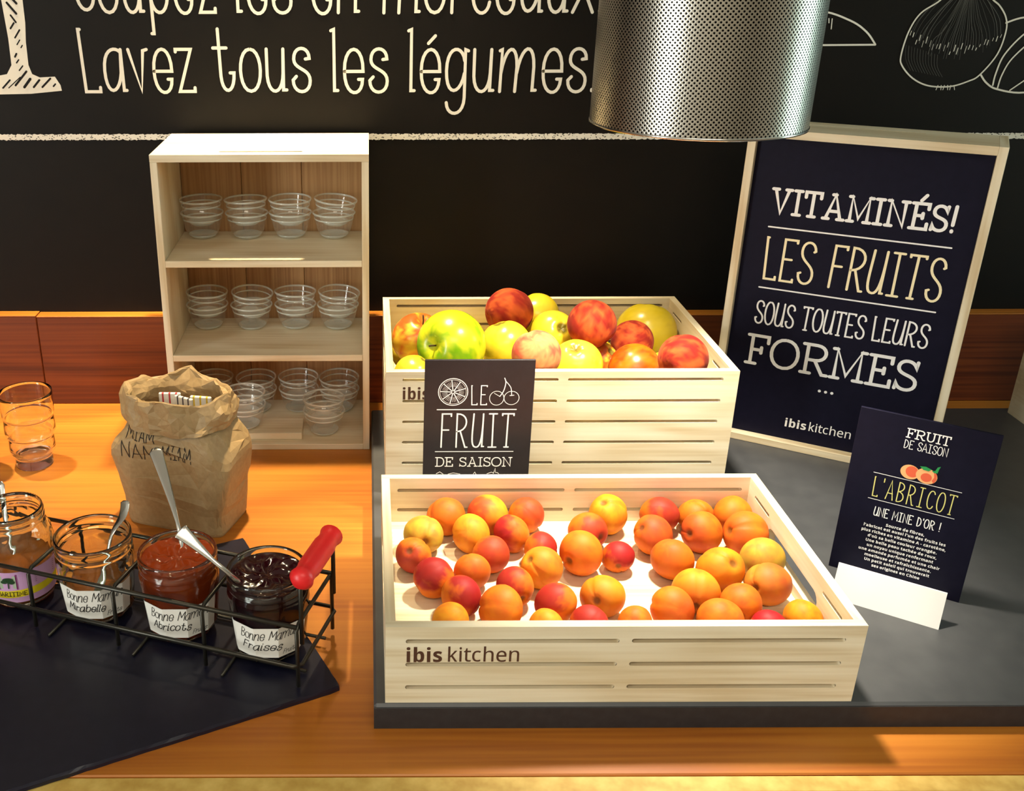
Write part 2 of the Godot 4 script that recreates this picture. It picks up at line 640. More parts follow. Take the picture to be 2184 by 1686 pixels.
func ceiling_panel(at: Vector3, size: Vector2, colour: Color, energy: float, label: String) -> void:
	var t := thing("ceiling_light", label, "ceiling light", at, 0.0, "ceiling light panels")
	part(t, "frame", box(Vector3(size.x + 0.04, 0.03, size.y + 0.04), 0.003), mat("panel_frame", Color(0.85, 0.85, 0.85), 0.5))
	var g := mat("panel_glow", Color(1, 1, 1), 0.6)
	g.emission_enabled = true
	g.emission = colour
	g.emission_energy_multiplier = energy * 1.2
	part(t, "light_diffuser", box(Vector3(size.x, 0.006, size.y), 0.001), g, Vector3(0, -0.018, 0))
	var l := AreaLight3D.new()
	l.name = "panel_light"
	l.area_size = size
	l.light_color = colour
	l.light_energy = energy
	l.shadow_enabled = true
	l.rotation.x = -PI / 2
	t.add_child(l)
	l.position = Vector3(0, -0.03, 0)

func make_materials() -> void:
	var pd := Color(0.78, 0.695, 0.54)
	var pm := Color(0.865, 0.81, 0.69)
	var pl := Color(0.92, 0.885, 0.79)
	var pine_h := wood_picture(pd, pm, pl, 11, 4.0, false, 320, 0.42)
	var pine_v := wood_picture(pd, pm, pl, 23, 4.0, true, 320, 0.42)
	wood("pine", pine_h, Vector3(2.6, 3.4, 3.4), 0.55)
	wood("pine_b", pine_h, Vector3(2.6, 3.4, 3.4), 0.55, Vector3(0.37, 0.41, 0.2))
	wood("pine_up", pine_v, Vector3(3.4, 2.6, 3.4), 0.55)
	var brown_v := wood_picture(Color(0.56, 0.39, 0.23), Color(0.64, 0.47, 0.29), Color(0.71, 0.55, 0.36), 5, 3.0, true)
	wood("pine_back", brown_v, Vector3(4.0, 1.6, 4.0), 0.6)
	var oak := wood_picture(Color(0.58, 0.31, 0.085), Color(0.68, 0.405, 0.12), Color(0.74, 0.475, 0.16), 31, 2.0, false, 512, 0.5)
	wood("counter_wood", oak, Vector3(1.25, 2.4, 2.4), 0.42)
	var cherry := wood_picture(Color(0.31, 0.12, 0.035), Color(0.42, 0.185, 0.06), Color(0.49, 0.24, 0.085), 37, 3.0, false)
	wood("upstand_wood", cherry, Vector3(1.1, 3.2, 2.4), 0.45)
	wood("upstand_top", oak, Vector3(1.1, 2.4, 2.4), 0.4)
	mottled("ochre_laminate", Color(0.70, 0.55, 0.24), Color(0.86, 0.74, 0.42), 7.0, 0.6)
	mottled("slab_stone", Color(0.245, 0.25, 0.262), Color(0.282, 0.287, 0.296), 5.0, 0.42)
	mottled("slab_edge", Color(0.135, 0.132, 0.14), Color(0.18, 0.175, 0.18), 14.0, 0.5)
	mottled("slate", Color(0.060, 0.065, 0.135), Color(0.100, 0.100, 0.165), 9.0, 0.34)
	mottled("blackboard", Color(0.050, 0.036, 0.026), Color(0.066, 0.048, 0.034), 4.0, 0.5, 9, 3, 0.3)
	mottled("navy_print", Color(0.072, 0.070, 0.135), Color(0.090, 0.086, 0.155), 12.0, 0.5, 3, 4, 0.2)
	mottled("card_print", Color(0.115, 0.105, 0.13), Color(0.14, 0.125, 0.15), 12.0, 0.45)
	mat("chalk", Color(0.89, 0.875, 0.83), 0.9)
	mat("chalk_grey", Color(0.36, 0.355, 0.34), 0.9)
	mat("white_ink", Color(0.96, 0.96, 0.96), 0.7)
	mat("cream_ink", Color(0.97, 0.92, 0.76), 0.7)
	mat("lime_ink", Color(0.85, 0.83, 0.50), 0.7)
	mat("brown_ink", Color(0.30, 0.17, 0.09), 0.8)
	mat("black_ink", Color(0.10, 0.09, 0.09), 0.8)
	mat("white_metal", Color(0.80, 0.81, 0.82), 0.35, 0.0)
	mat("dark_wire", Color(0.25, 0.24, 0.215), 0.34, 0.75)
	mat("steel", Color(0.80, 0.79, 0.77), 0.18, 1.0)
	mat("red_plastic", Color(0.89, 0.14, 0.15), 0.38)
	mat("room_plaster", Color(0.80, 0.76, 0.70), 0.9)
	mat("room_ceiling", Color(0.88, 0.87, 0.84), 0.9)
	mat("room_floor", Color(0.45, 0.38, 0.32), 0.7)
	mat("paper_label", Color(0.92, 0.91, 0.88), 0.7)
	glass("clear_glass", Color(1, 1, 1))
	var thin := mat("thin_glass", Color(0.95, 0.97, 0.94, 0.05), 0.02)
	thin.transparency = BaseMaterial3D.TRANSPARENCY_ALPHA
	var thick := mat("thick_glass", Color(0.95, 0.98, 0.95, 0.30), 0.02)
	thick.transparency = BaseMaterial3D.TRANSPARENCY_ALPHA
	thick.metallic_specular = 0.7
	glass("jar_glass", Color(0.97, 1.0, 0.97))
	mottled("kraft_paper", Color(0.59, 0.48, 0.325), Color(0.66, 0.555, 0.395), 22.0, 0.6, 17)
	
	var fr := mat("fruit_skin", Color.WHITE, 0.58, 0.0, 0.35)
	fr.vertex_color_use_as_albedo = true
	var ap := mat("apple_skin", Color.WHITE, 0.26)
	ap.vertex_color_use_as_albedo = true
	var fz := mat("peach_skin", Color.WHITE, 0.75, 0.0, 0.25)
	fz.vertex_color_use_as_albedo = true
	fz.rim_enabled = true
	fz.rim = 0.06
	mat("stem", Color(0.24, 0.16, 0.08), 0.8)

func build_room() -> void:
	var x0 := -2.6
	var x1 := 2.9
	var z1 := 2.6
	var wide := x1 - x0
	var deep := z1 - WALL_Z
	var cx := (x0 + x1) / 2.0
	var cz := (z1 + WALL_Z) / 2.0
	structure("floor", box(Vector3(wide + 0.2, 0.1, deep + 0.2)), mats.room_floor, Vector3(cx, -0.95, cz))
	structure("ceiling", box(Vector3(wide + 0.2, 0.1, deep + 0.2)), mats.room_ceiling, Vector3(cx, 1.80, cz))
	structure("wall_left", box(Vector3(0.1, 2.65, deep)), mats.room_plaster, Vector3(x0 - 0.05, 0.425, cz))
	structure("wall_right", box(Vector3(0.1, 2.65, deep)), mats.room_plaster, Vector3(x1 + 0.05, 0.425, cz))
	structure("wall_front", box(Vector3(wide, 2.65, 0.1)), mats.room_plaster, Vector3(cx, 0.425, z1 + 0.05))

func build_wall_drawing() -> void:
	var wall := structure("wall_back", box(Vector3(5.5, 2.65, 0.1)), mats.blackboard, Vector3(0.15, 0.425, WALL_Z - 0.05), "black chalkboard wall with a recipe lettered in white", "wall")
	var holder := Vector3(-0.15, -0.425, 0.05)       # back to world coordinates, on the face of the wall
	var on := flat_on(0.0004)
	var st := st_new(false)
	var pen := 0.0043
	write(st, hand, "Lavez", -0.3954, -0.2405, 0.4690, 0.0825, pen, on, 0.09)
	write(st, hand, "tous", -0.2126, -0.0797, 0.4690, 0.0825, pen, on, 0.10)
	write(st, hand, "les", -0.0485, 0.0274, 0.4680, 0.0825, pen, on, 0.10)
	write(st, hand, "légumes.", 0.0580, 0.3150, 0.4675, 0.0825, pen, on, 0.10)
	part(wall, "chalk_lettering", done(st), mats.chalk, holder)
	st = st_new(false)
	write(st, hand, "Coupez", -0.3954, -0.2060, 0.5730, 0.0825, pen, on, 0.10)
	write(st, hand, "les", -0.1775, -0.1030, 0.5725, 0.0825, pen, on, 0.10)
	write(st, hand, "en", -0.0755, -0.0117, 0.5720, 0.0825, pen, on, 0.10)
	write(st, hand, "morceaux.", 0.0209, 0.3170, 0.5715, 0.0825, pen, on, 0.10)
	part(wall, "chalk_lettering", done(st), mats.chalk, holder)
	# the large figure 1, hatched
	st = st_new(false)
	var one := PackedVector2Array([Vector2(-0.560, 0.470), Vector2(-0.530, 0.4655), Vector2(-0.47, 0.4665), Vector2(-0.4265, 0.4705), Vector2(-0.4275, 0.478), Vector2(-0.4340, 0.4895),
		Vector2(-0.455, 0.4885), Vector2(-0.4650, 0.4930), Vector2(-0.4685, 0.5050), Vector2(-0.4680, 0.535), Vector2(-0.4655, 0.56), Vector2(-0.4650, 0.60), Vector2(-0.462, 0.68), Vector2(-0.475, 0.70), Vector2(-0.505, 0.685), Vector2(-0.53, 0.66), Vector2(-0.530, 0.64), Vector2(-0.500, 0.65),
		Vector2(-0.4945, 0.60), Vector2(-0.4915, 0.54), Vector2(-0.4920, 0.505), Vector2(-0.500, 0.4930), Vector2(-0.515, 0.4905), Vector2(-0.553, 0.488)])
	fill(st, one, on)
	part(wall, "chalk_figure", done(st), mats.chalk, holder)
	st = st_new(false)
	var over := flat_on(0.0007)
	for h in [[-0.488, 0.602, -0.474, 0.585, 3.2], [-0.487, 0.586, -0.476, 0.572, 3.0], [-0.484, 0.570, -0.478, 0.561, 2.4], [-0.481, 0.560, -0.4865, 0.553, 2.4],
		[-0.4745, 0.551, -0.482, 0.541, 2.2], [-0.476, 0.538, -0.4805, 0.532, 1.6], [-0.4735, 0.531, -0.4755, 0.528, 1.6], [-0.483, 0.520, -0.4855, 0.516, 2.6], [-0.481, 0.512, -0.4845, 0.508, 1.8], [-0.4765, 0.504, -0.482, 0.498, 1.8], [-0.4725, 0.4965, -0.490, 0.478, 2.8],
		[-0.4685, 0.4865, -0.478, 0.4755, 3.6], [-0.4560, 0.4850, -0.4650, 0.4755, 2.8], [-0.4405, 0.4870, -0.4530, 0.4755, 2.6], [-0.4345, 0.4795, -0.4375, 0.4765, 2.2], [-0.497, 0.485, -0.508, 0.4745, 2.4], [-0.482, 0.489, -0.5, 0.4745, 1.4]]:
		stroke(st, PackedVector2Array([Vector2(h[0], h[1]), Vector2(h[2], h[3])]), h[4] * 0.001, over)
	part(wall, "hatching", done(st), mats.blackboard, holder)
	# rough chalk line right across the wall
	st = st_new(false)
	var n := FastNoiseLite.new()
	n.seed = 4
	n.frequency = 0.35
	var last_a := Vector2.ZERO
	var last_b := Vector2.ZERO
	for k in 1201:
		var x := -0.75 + k * 0.0017
		var mid := 0.4058 - 0.0016 * x
		var a := Vector2(x, mid - 0.0040 + n.get_noise_1d(k) * 0.0016)
		var b := Vector2(x, mid + 0.0040 + n.get_noise_1d(k + 5000) * 0.0016)
		if k > 0:
			ink(st, last_a, a, b, on)
			ink(st, last_a, b, last_b, on)
		last_a = a
		last_b = b
	part(wall, "chalk_line", done(st), mats.chalk, holder)
	st = st_new(false)
	var rng := RandomNumberGenerator.new()
	rng.seed = 12
	for k in 900:      # bare specks in the chalk
		var c := Vector2(rng.randf_range(-0.6, 1.1), 0.4058 + rng.randf_range(-0.0038, 0.0038))
		stroke(st, PackedVector2Array([c, c + Vector2(rng.randf_range(-0.0016, 0.0016), rng.randf_range(-0.0008, 0.0008))]), rng.randf_range(0.0005, 0.0012), over)
	part(wall, "specks", done(st), mats.blackboard, holder).set_meta("kind", "stuff")
	# wedge, onion and half onion drawn in chalk
	st = st_new(false)
	stroke(st, spline(PackedVector2Array([Vector2(0.50, 0.545), Vector2(0.55, 0.567), Vector2(0.613, 0.572), Vector2(0.6571, 0.5597), Vector2(0.682, 0.545), Vector2(0.6972, 0.5285)])), 0.0024, on)
	stroke(st, PackedVector2Array([Vector2(0.48, 0.5274), Vector2(0.6972, 0.5283)]), 0.0024, on)
	for q in [[0.619, 0.5655, 0.619, 0.559], [0.6275, 0.5625, 0.6285, 0.557], [0.632, 0.562, 0.633, 0.549]]:
		stroke(st, PackedVector2Array([Vector2(q[0], q[1]), Vector2(q[2], q[3])]), 0.0013, on)
	part(wall, "wedge_drawing", done(st), mats.chalk, holder)
	st = st_new(false)
	var outline := PackedVector2Array([Vector2(0.80, 0.618), Vector2(0.7753, 0.5866), Vector2(0.7511, 0.5689), Vector2(0.7395, 0.545), Vector2(0.7354, 0.5135), Vector2(0.7400, 0.500), Vector2(0.758, 0.4835), Vector2(0.782, 0.4735), Vector2(0.8125, 0.4725),
		Vector2(0.8360, 0.4795), Vector2(0.8498, 0.4878), Vector2(0.8677, 0.5151), Vector2(0.8724, 0.5450), Vector2(0.8680, 0.563), Vector2(0.8560, 0.578), Vector2(0.8448, 0.5860), Vector2(0.83, 0.600), Vector2(0.82, 0.618)])
	stroke(st, spline(outline), 0.0020, on)
	for k in 6:
		stroke(st, PackedVector2Array([Vector2(0.795 + k * 0.0045, 0.474), Vector2(0.7935 + k * 0.0048 + (k % 2) * 0.002, 0.468)]), 0.001, on)
	stroke(st, spline(PackedVector2Array([Vector2(0.8700, 0.5562), Vector2(0.8927, 0.5630), Vector2(0.93, 0.562), Vector2(0.965, 0.545), Vector2(0.98, 0.51), Vector2(0.965, 0.478), Vector2(0.9178, 0.4640), Vector2(0.8791, 0.4685), Vector2(0.862, 0.477), Vector2(0.8515, 0.4880)])), 0.0024, on)
	stroke(st, spline(PackedVector2Array([Vector2(0.925, 0.553), Vector2(0.900, 0.543), Vector2(0.878, 0.515), Vector2(0.872, 0.490), Vector2(0.8715, 0.474)])), 0.0022, on)
	stroke(st, spline(PackedVector2Array([Vector2(0.945, 0.545), Vector2(0.915, 0.535), Vector2(0.890, 0.510), Vector2(0.881, 0.488), Vector2(0.879, 0.470)])), 0.0020, on)
	stroke(st, spline(PackedVector2Array([Vector2(0.95, 0.51), Vector2(0.93, 0.493), Vector2(0.897, 0.467)])), 0.0018, on)
	part(wall, "onion_drawing", done(st), mats.chalk, holder)
	st = st_new(false)
	for k in 34:       # the streaks on the onion skin run from the neck down to its waist
		var f := k / 33.0
		var bx := lerpf(0.742, 0.866, f)
		var by := 0.540 - 0.024 * sin(PI * f) + rng.randf_range(-0.012, 0.008)
		stroke(st, spline(PackedVector2Array([Vector2(bx, by), Vector2(lerpf(bx, 0.808, 0.12), by + 0.020), Vector2(lerpf(bx, 0.810, 0.45), by + 0.044 + rng.randf_range(-0.01, 0.005)), Vector2(lerpf(bx, 0.811, 0.85), 0.600)]), 5), rng.randf_range(0.0003, 0.0007), on)
	for k in 12:
		var bx := 0.7395 + k * 0.0042
		stroke(st, spline(PackedVector2Array([Vector2(bx, 0.528 - k * 0.0012), Vector2(bx + 0.003, 0.510 - k * 0.001), Vector2(bx + 0.013, 0.494 - k * 0.0008)]), 4), rng.randf_range(0.0003, 0.0006), on)
	part(wall, "onion_streaks", done(st), mats.chalk_grey, holder)
	st = st_new(false)
	for k in 26:
		var bx := lerpf(0.742, 0.866, k / 25.0) + rng.randf_range(-0.001, 0.001)
		var by := 0.536 - 0.016 * sin(PI * k / 25.0) + rng.randf_range(-0.005, 0.005)
		stroke(st, PackedVector2Array([Vector2(bx, by), Vector2(bx + 0.0008, by + rng.randf_range(0.003, 0.010))]), rng.randf_range(0.0005, 0.0011), flat_on(0.0007))
	part(wall, "onion_highlights", done(st), mats.chalk, holder)

func build_counter() -> void:
	# upstand boards along the wall, with a joint left of the shelf
	for b in [["trim_1", -1.6, -0.5, 0.1442], ["trim_2", -0.4993, 2.2, 0.1428]]:
		var w: float = b[2] - b[1]
		var t := structure(b[0], box(Vector3(w, b[3], 0.0208), 0.0012), mats.upstand_wood, Vector3((b[1] + b[2]) / 2.0, b[3] / 2.0, WALL_Z + 0.0106))
		t.set_meta("label", "reddish wooden upstand board along the wall, " + ("left of its joint" if b[0] == "trim_1" else "right of its joint"))
		t.set_meta("category", "upstand")
		part(t, "top_edging", box(Vector3(w, 0.0016, 0.0216), 0.0005), mats.upstand_top, Vector3(0, b[3] / 2.0 + 0.0006, 0.0002))
	var c := thing("counter", "long orange wooden buffet counter with an ochre front edge", "counter", Vector3(0.15, 0, -1.05))
	part(c, "worktop", box(Vector3(4.4, 0.038, 0.786), 0.0012), mats.counter_wood, Vector3(0, -0.019, -0.0021))
	part(c, "fascia", box(Vector3(4.4, 0.12, 0.018), 0.001), mats.ochre_laminate, Vector3(0, -0.0612, 0.4003))
	part(c, "base_cabinet", box(Vector3(4.4, 0.86, 0.70), 0.002), mats.room_plaster, Vector3(0, -0.469, -0.04))
	var s := thing("stone_slab", "thick dark grey slab under the fruit crates", "slab", Vector3(0.0039, 0, -0.7155))
	part(s, "slab_body", box(Vector3(1.7, SLAB, 0.628), 0.0024), mats.slab_stone, Vector3(0.85, SLAB / 2.0, -0.314))
	part(s, "edge_band", box(Vector3(1.7, SLAB - 0.0030, 0.0008), 0.0003), mats.slab_edge, Vector3(0.85, (SLAB - 0.0030) / 2.0, 0.0004))
	# slate board, turned
	var sl := thing("slate_board", "dark slate board under the jam jar rack", "slate board", Vector3(-0.0268, 0, -0.7653), 0.4369)
	part(sl, "slate_body", slate_mesh(0.46, 0.29, SLATE), mats.slate)

# a slab from x = -w..0, z = -d..0 with chipped edges and rounded front corner
func slate_mesh(w: float, d: float, t: float) -> ArrayMesh:
	var st := st_new(false)
	var n := FastNoiseLite.new()
	n.seed = 8
	n.frequency = 90.0
	var base := PackedVector2Array()
	for k in 60:
		base.append(Vector2(lerpf(-w, -0.004, k / 60.0), 0))
	base.append(Vector2(-0.0012, 0.0012))
	for k in 40:
		base.append(Vector2(0, lerpf(0.004, d, k / 40.0)))
	for k in 60:
		base.append(Vector2(lerpf(0, -w, k / 60.0), d))
	for k in 40:
		base.append(Vector2(-w, lerpf(d, 0, k / 40.0)))
	var top := PackedVector2Array()
	var bot := PackedVector2Array()
	var c := Vector2(-w / 2.0, d / 2.0)
	for p in base:
		var inward := (c - p).normalized()
		top.append(p + inward * (0.0012 + absf(n.get_noise_2d(p.x, p.y)) * 0.0022))
		bot.append(p + inward * absf(n.get_noise_2d(p.x + 9.0, p.y)) * 0.0010)
	var ids := Geometry2D.triangulate_polygon(top)
	for k in range(0, ids.size(), 3):
		var a := top[ids[k]]
		var b := top[ids[k + 1]]
		var e := top[ids[k + 2]]
		if (b - a).cross(e - a) < 0:
			var q := b
			b = e
			e = q
		tri(st, Vector3(a.x, t, -a.y), Vector3(b.x, t, -b.y), Vector3(e.x, t, -e.y))
		tri(st, Vector3(a.x, 0, -a.y), Vector3(e.x, 0, -e.y), Vector3(b.x, 0, -b.y))
	for k in base.size():
		var j := (k + 1) % base.size()
		quad(st, Vector3(bot[k].x, 0, -bot[k].y), Vector3(bot[j].x, 0, -bot[j].y), Vector3(bot[j].x, t * 0.6, -bot[j].y), Vector3(bot[k].x, t * 0.6, -bot[k].y))
		quad(st, Vector3(bot[k].x, t * 0.6, -bot[k].y), Vector3(bot[j].x, t * 0.6, -bot[j].y), Vector3(top[j].x, t, -top[j].y), Vector3(top[k].x, t, -top[k].y))
	return done(st)

# ---------------------------------------------------------------- crates

# an open slatted crate: origin at its front left bottom corner, running to +x and -z
func crate(t: Node3D, w: float, h: float, d: float, front: Array, side: Array, floor_top: float, lined := false) -> void:
	var k := 0.009
	part(t, "front_panel", slotted(w, h, k, front), mats.pine, Vector3(0, 0, -k))
	if lined:
		part(t, "front_lining", box(Vector3(w - 2 * k - 0.0006, h - 0.006, 0.002), 0.0003), mats.pine_b, Vector3(w / 2.0, (h - 0.006) / 2.0, -k - 0.0011))
	part(t, "back_panel", slotted(w, h, k, front), mats.pine_b, Vector3(0, 0, -d))
	part(t, "side_panel", slotted(d - 2 * k, h, k, side), mats.pine_b, Vector3(0, 0, -k), Vector3(0, PI / 2, 0))
	part(t, "side_panel", slotted(d - 2 * k, h, k, side), mats.pine, Vector3(w - k, 0, -k), Vector3(0, PI / 2, 0))
	part(t, "floor_panel", box(Vector3(w - 2 * k - 0.0004, 0.006, d - 2 * k - (0.0050 if lined else 0.0004)), 0.0004), mats.pine_b, Vector3(w / 2.0, floor_top - 0.003, -d / 2.0 - (0.0024 if lined else 0.0)))

func lettered_name(t: Node3D, x: float, y: float, z: float, scale := 1.0, ink_mat: Material = null, kx := 0.0366, ex := 0.0992) -> void:
	var m: Material = mats.brown_ink if ink_mat == null else ink_mat
	print_text(t, "lettering", "ibis", true, x, x + 0.0313 * scale, y, 0.0150 * scale, z, m)
	print_text(t, "lettering", "kitchen", false, x + kx * scale, x + ex * scale, y, 0.0150 * scale, z, m)

func build_crates() -> void:
	var low := thing("fruit_crate", "low slatted pale wood crate of apricots at the front", "crate", Vector3(0.0141, SLAB, -0.7185), 0.0, "slatted fruit crates")
	var rows := []
	for y in [0.0675, 0.0425, 0.0175]:
		rows.append([0.0178, 0.2048, y, 0.0021])
		rows.append([0.2158, 0.4030, y, 0.0021])
	var side := [[0.018, 0.060, 0.0690, 0.0019], [0.196, 0.238, 0.0690, 0.0019], [0.066, 0.194, 0.0490, 0.0110], [0.018, 0.118, 0.0175, 0.0019], [0.138, 0.238, 0.0175, 0.0019]]
	crate(low, 0.42, 0.0826, 0.2749, rows, side, 0.0274, true)
	lettered_name(low, 0.0186, 0.0452, 0.0002)
	var tall := thing("fruit_crate", "tall slatted pale wood crate of apples and peaches at the back", "crate", Vector3(0.0208, SLAB, -1.0953), 0.0, "slatted fruit crates")
	rows = []
	for y in [0.1540, 0.1262, 0.0988, 0.0712, 0.0430, 0.0150]:
		rows.append([0.0196, 0.2049, y, 0.0019])
		rows.append([0.2162, 0.4005, y, 0.0019])
	side = [[0.018, 0.060, 0.1500, 0.0019], [0.196, 0.238, 0.1500, 0.0019], [0.072, 0.184, 0.1250, 0.0110], [0.018, 0.118, 0.0850, 0.0019], [0.138, 0.238, 0.0850, 0.0019], [0.018, 0.118, 0.0430, 0.0019], [0.138, 0.238, 0.0430, 0.0019]]
	crate(tall, 0.419, 0.1643, 0.277, rows, side, 0.0718)
	lettered_name(tall, 0.0200, 0.1287, 0.0002)
	var far := thing("fruit_crate", "pale wood crate of which a corner shows at the right edge", "crate", Vector3(0.932, SLAB, -1.05), 0.0, "slatted fruit crates")
	crate(far, 0.277, 0.1643, 0.277, [], [], 0.02)

func build_cup_shelf() -> void:
	var w := 0.2758
	var h := 0.4145
	var d := 0.1580
	var k := 0.0092
	var t := thing("crate_shelf", "upright pale wood crate used as a three-tier shelf for glass cups", "shelf", Vector3(-0.2745, 0, -1.2668))
	part(t, "top_panel", slotted(w, d, k, [[0.0845, 0.1915, 0.0215, 0.0027]]), mats.pine, Vector3(0, h - k, 0), Vector3(-PI / 2, 0, 0))
	part(t, "side_panel", box(Vector3(k, h - k, d), 0.0006), mats.pine_up, Vector3(k / 2.0, (h - k) / 2.0, -d / 2.0))
	part(t, "side_panel", box(Vector3(k, h - k, d), 0.0006), mats.pine_up, Vector3(w - k / 2.0, (h - k) / 2.0, -d / 2.0))
	part(t, "bottom_panel", box(Vector3(w - 2 * k, 0.0086, d), 0.0006), mats.pine_b, Vector3(w / 2.0, 0.0043, -d / 2.0))
	for y in [0.2767, 0.1440]:
		part(t, "shelf_board", box(Vector3(w - 2 * k, 0.0090, d - 0.008), 0.0006), mats.pine, Vector3(w / 2.0, y - 0.0045, -d / 2.0 + 0.0045))
	var bw := (w - 2 * k) / 3.0
	for q in 3:
		part(t, "back_board", box(Vector3(bw - 0.0006, h - k - 0.009, 0.007), 0.0008), mats.pine_back, Vector3(k + bw * (q + 0.5), (h - k) / 2.0 + 0.004, -d + 0.0035))
	solo("loose_board", box(Vector3(0.165, 0.010, 0.050), 0.0006), mats.pine_b, "short loose strip of wood lying on the shelf's bottom tier", "board", Vector3(-0.1775, 0.0136, -1.3065))
	# cups: small bowls with a flared lip, nested two by two
	var cup := make_cup()
	var step := 0.0188
	var names := ["leftmost", "second from left", "third from left", "rightmost"]
	var tiers := [["top", 0.2767, -1.3870, [-0.2330, -0.1700, -0.1090, -0.0478], 0.0], ["middle", 0.1440, -1.3790, [-0.2330, -0.1690, -0.1055, -0.0440], 0.0], ["bottom", 0.0086, -1.3852, [-0.2325, -0.1680, -0.1050, -0.0440], 0.0]]
	var rng := RandomNumberGenerator.new()
	rng.seed = 5
	for q in tiers:
		for i in 4:
			for up in 2:
				var label := "%s glass cup of the %s stack on the %s shelf tier" % ["upper" if up else "lower", names[i], q[1 - 1]]
				if q[0] == "bottom":
					label += ", back row"
				put_cup(cup, Vector3(q[3][i], q[1] + up * step + 0.0002, q[2] + 0.002 * (i % 2)), label, rng if up else null)
	for i in 2:
		for up in 2:
			var p := Vector3(-0.1770, 0.0186, -1.3060) if i == 0 else Vector3(-0.0640, 0.0086, -1.3060)
			put_cup(cup, p + Vector3(0, up * step + 0.0002, 0), "%s glass cup of the %s front stack on the bottom shelf tier" % ["upper" if up else "lower", "left" if i == 0 else "right"], null)
	cup.free()

func make_cup() -> Node3D:
	# bowl, rolled lip, step under the lip and thick foot; the thicker glass shows whiter
	var c := Node3D.new()
	var wall := spline(PackedVector2Array([Vector2(0.0140, 0.0010), Vector2(0.0178, 0.0030), Vector2(0.0222, 0.0085), Vector2(0.0250, 0.0155), Vector2(0.0264, 0.0215), Vector2(0.0270, 0.0255), Vector2(0.0280, 0.0285), Vector2(0.0286, 0.0310), Vector2(0.0294, 0.0338)]), 3)
	part(c, "bowl", lathe(wall, 44), mats.thin_glass)
	for q in [["lip", 0.0293, 0.0350, 0.0012, 0.0015], ["step", 0.0273, 0.0272, 0.0006, 0.0011]]:
		var bead := PackedVector2Array()
		for k in 13:
			var a := TAU * k / 12.0
			bead.append(Vector2(q[1] + q[3] * cos(a), q[2] + q[4] * sin(a)))
		part(c, q[0], lathe(bead, 44), mats.thick_glass)
	part(c, "foot", lathe(PackedVector2Array([Vector2(0, 0), Vector2(0.0135, 0.0), Vector2(0.0155, 0.0005), Vector2(0.0182, 0.0026), Vector2(0.0206, 0.0056), Vector2(0.0196, 0.0056), Vector2(0.0150, 0.0030), Vector2(0, 0.0026)]), 44), mats.thick_glass)
	return c

func put_cup(proto: Node3D, at: Vector3, label: String, rng: RandomNumberGenerator) -> void:
	var c := proto.duplicate()
	c.name = numbered("glass_cup")
	add_child(c)
	c.position = at
	c.set_meta("label", label)
	c.set_meta("category", "cup")
	c.set_meta("group", "glass cups on the crate shelf")
	if rng:      # the upper cups sit a little askew
		c.rotation = Vector3(rng.randf_range(-0.05, 0.05), 0, rng.randf_range(-0.09, 0.03))

# ---------------------------------------------------------------- signs

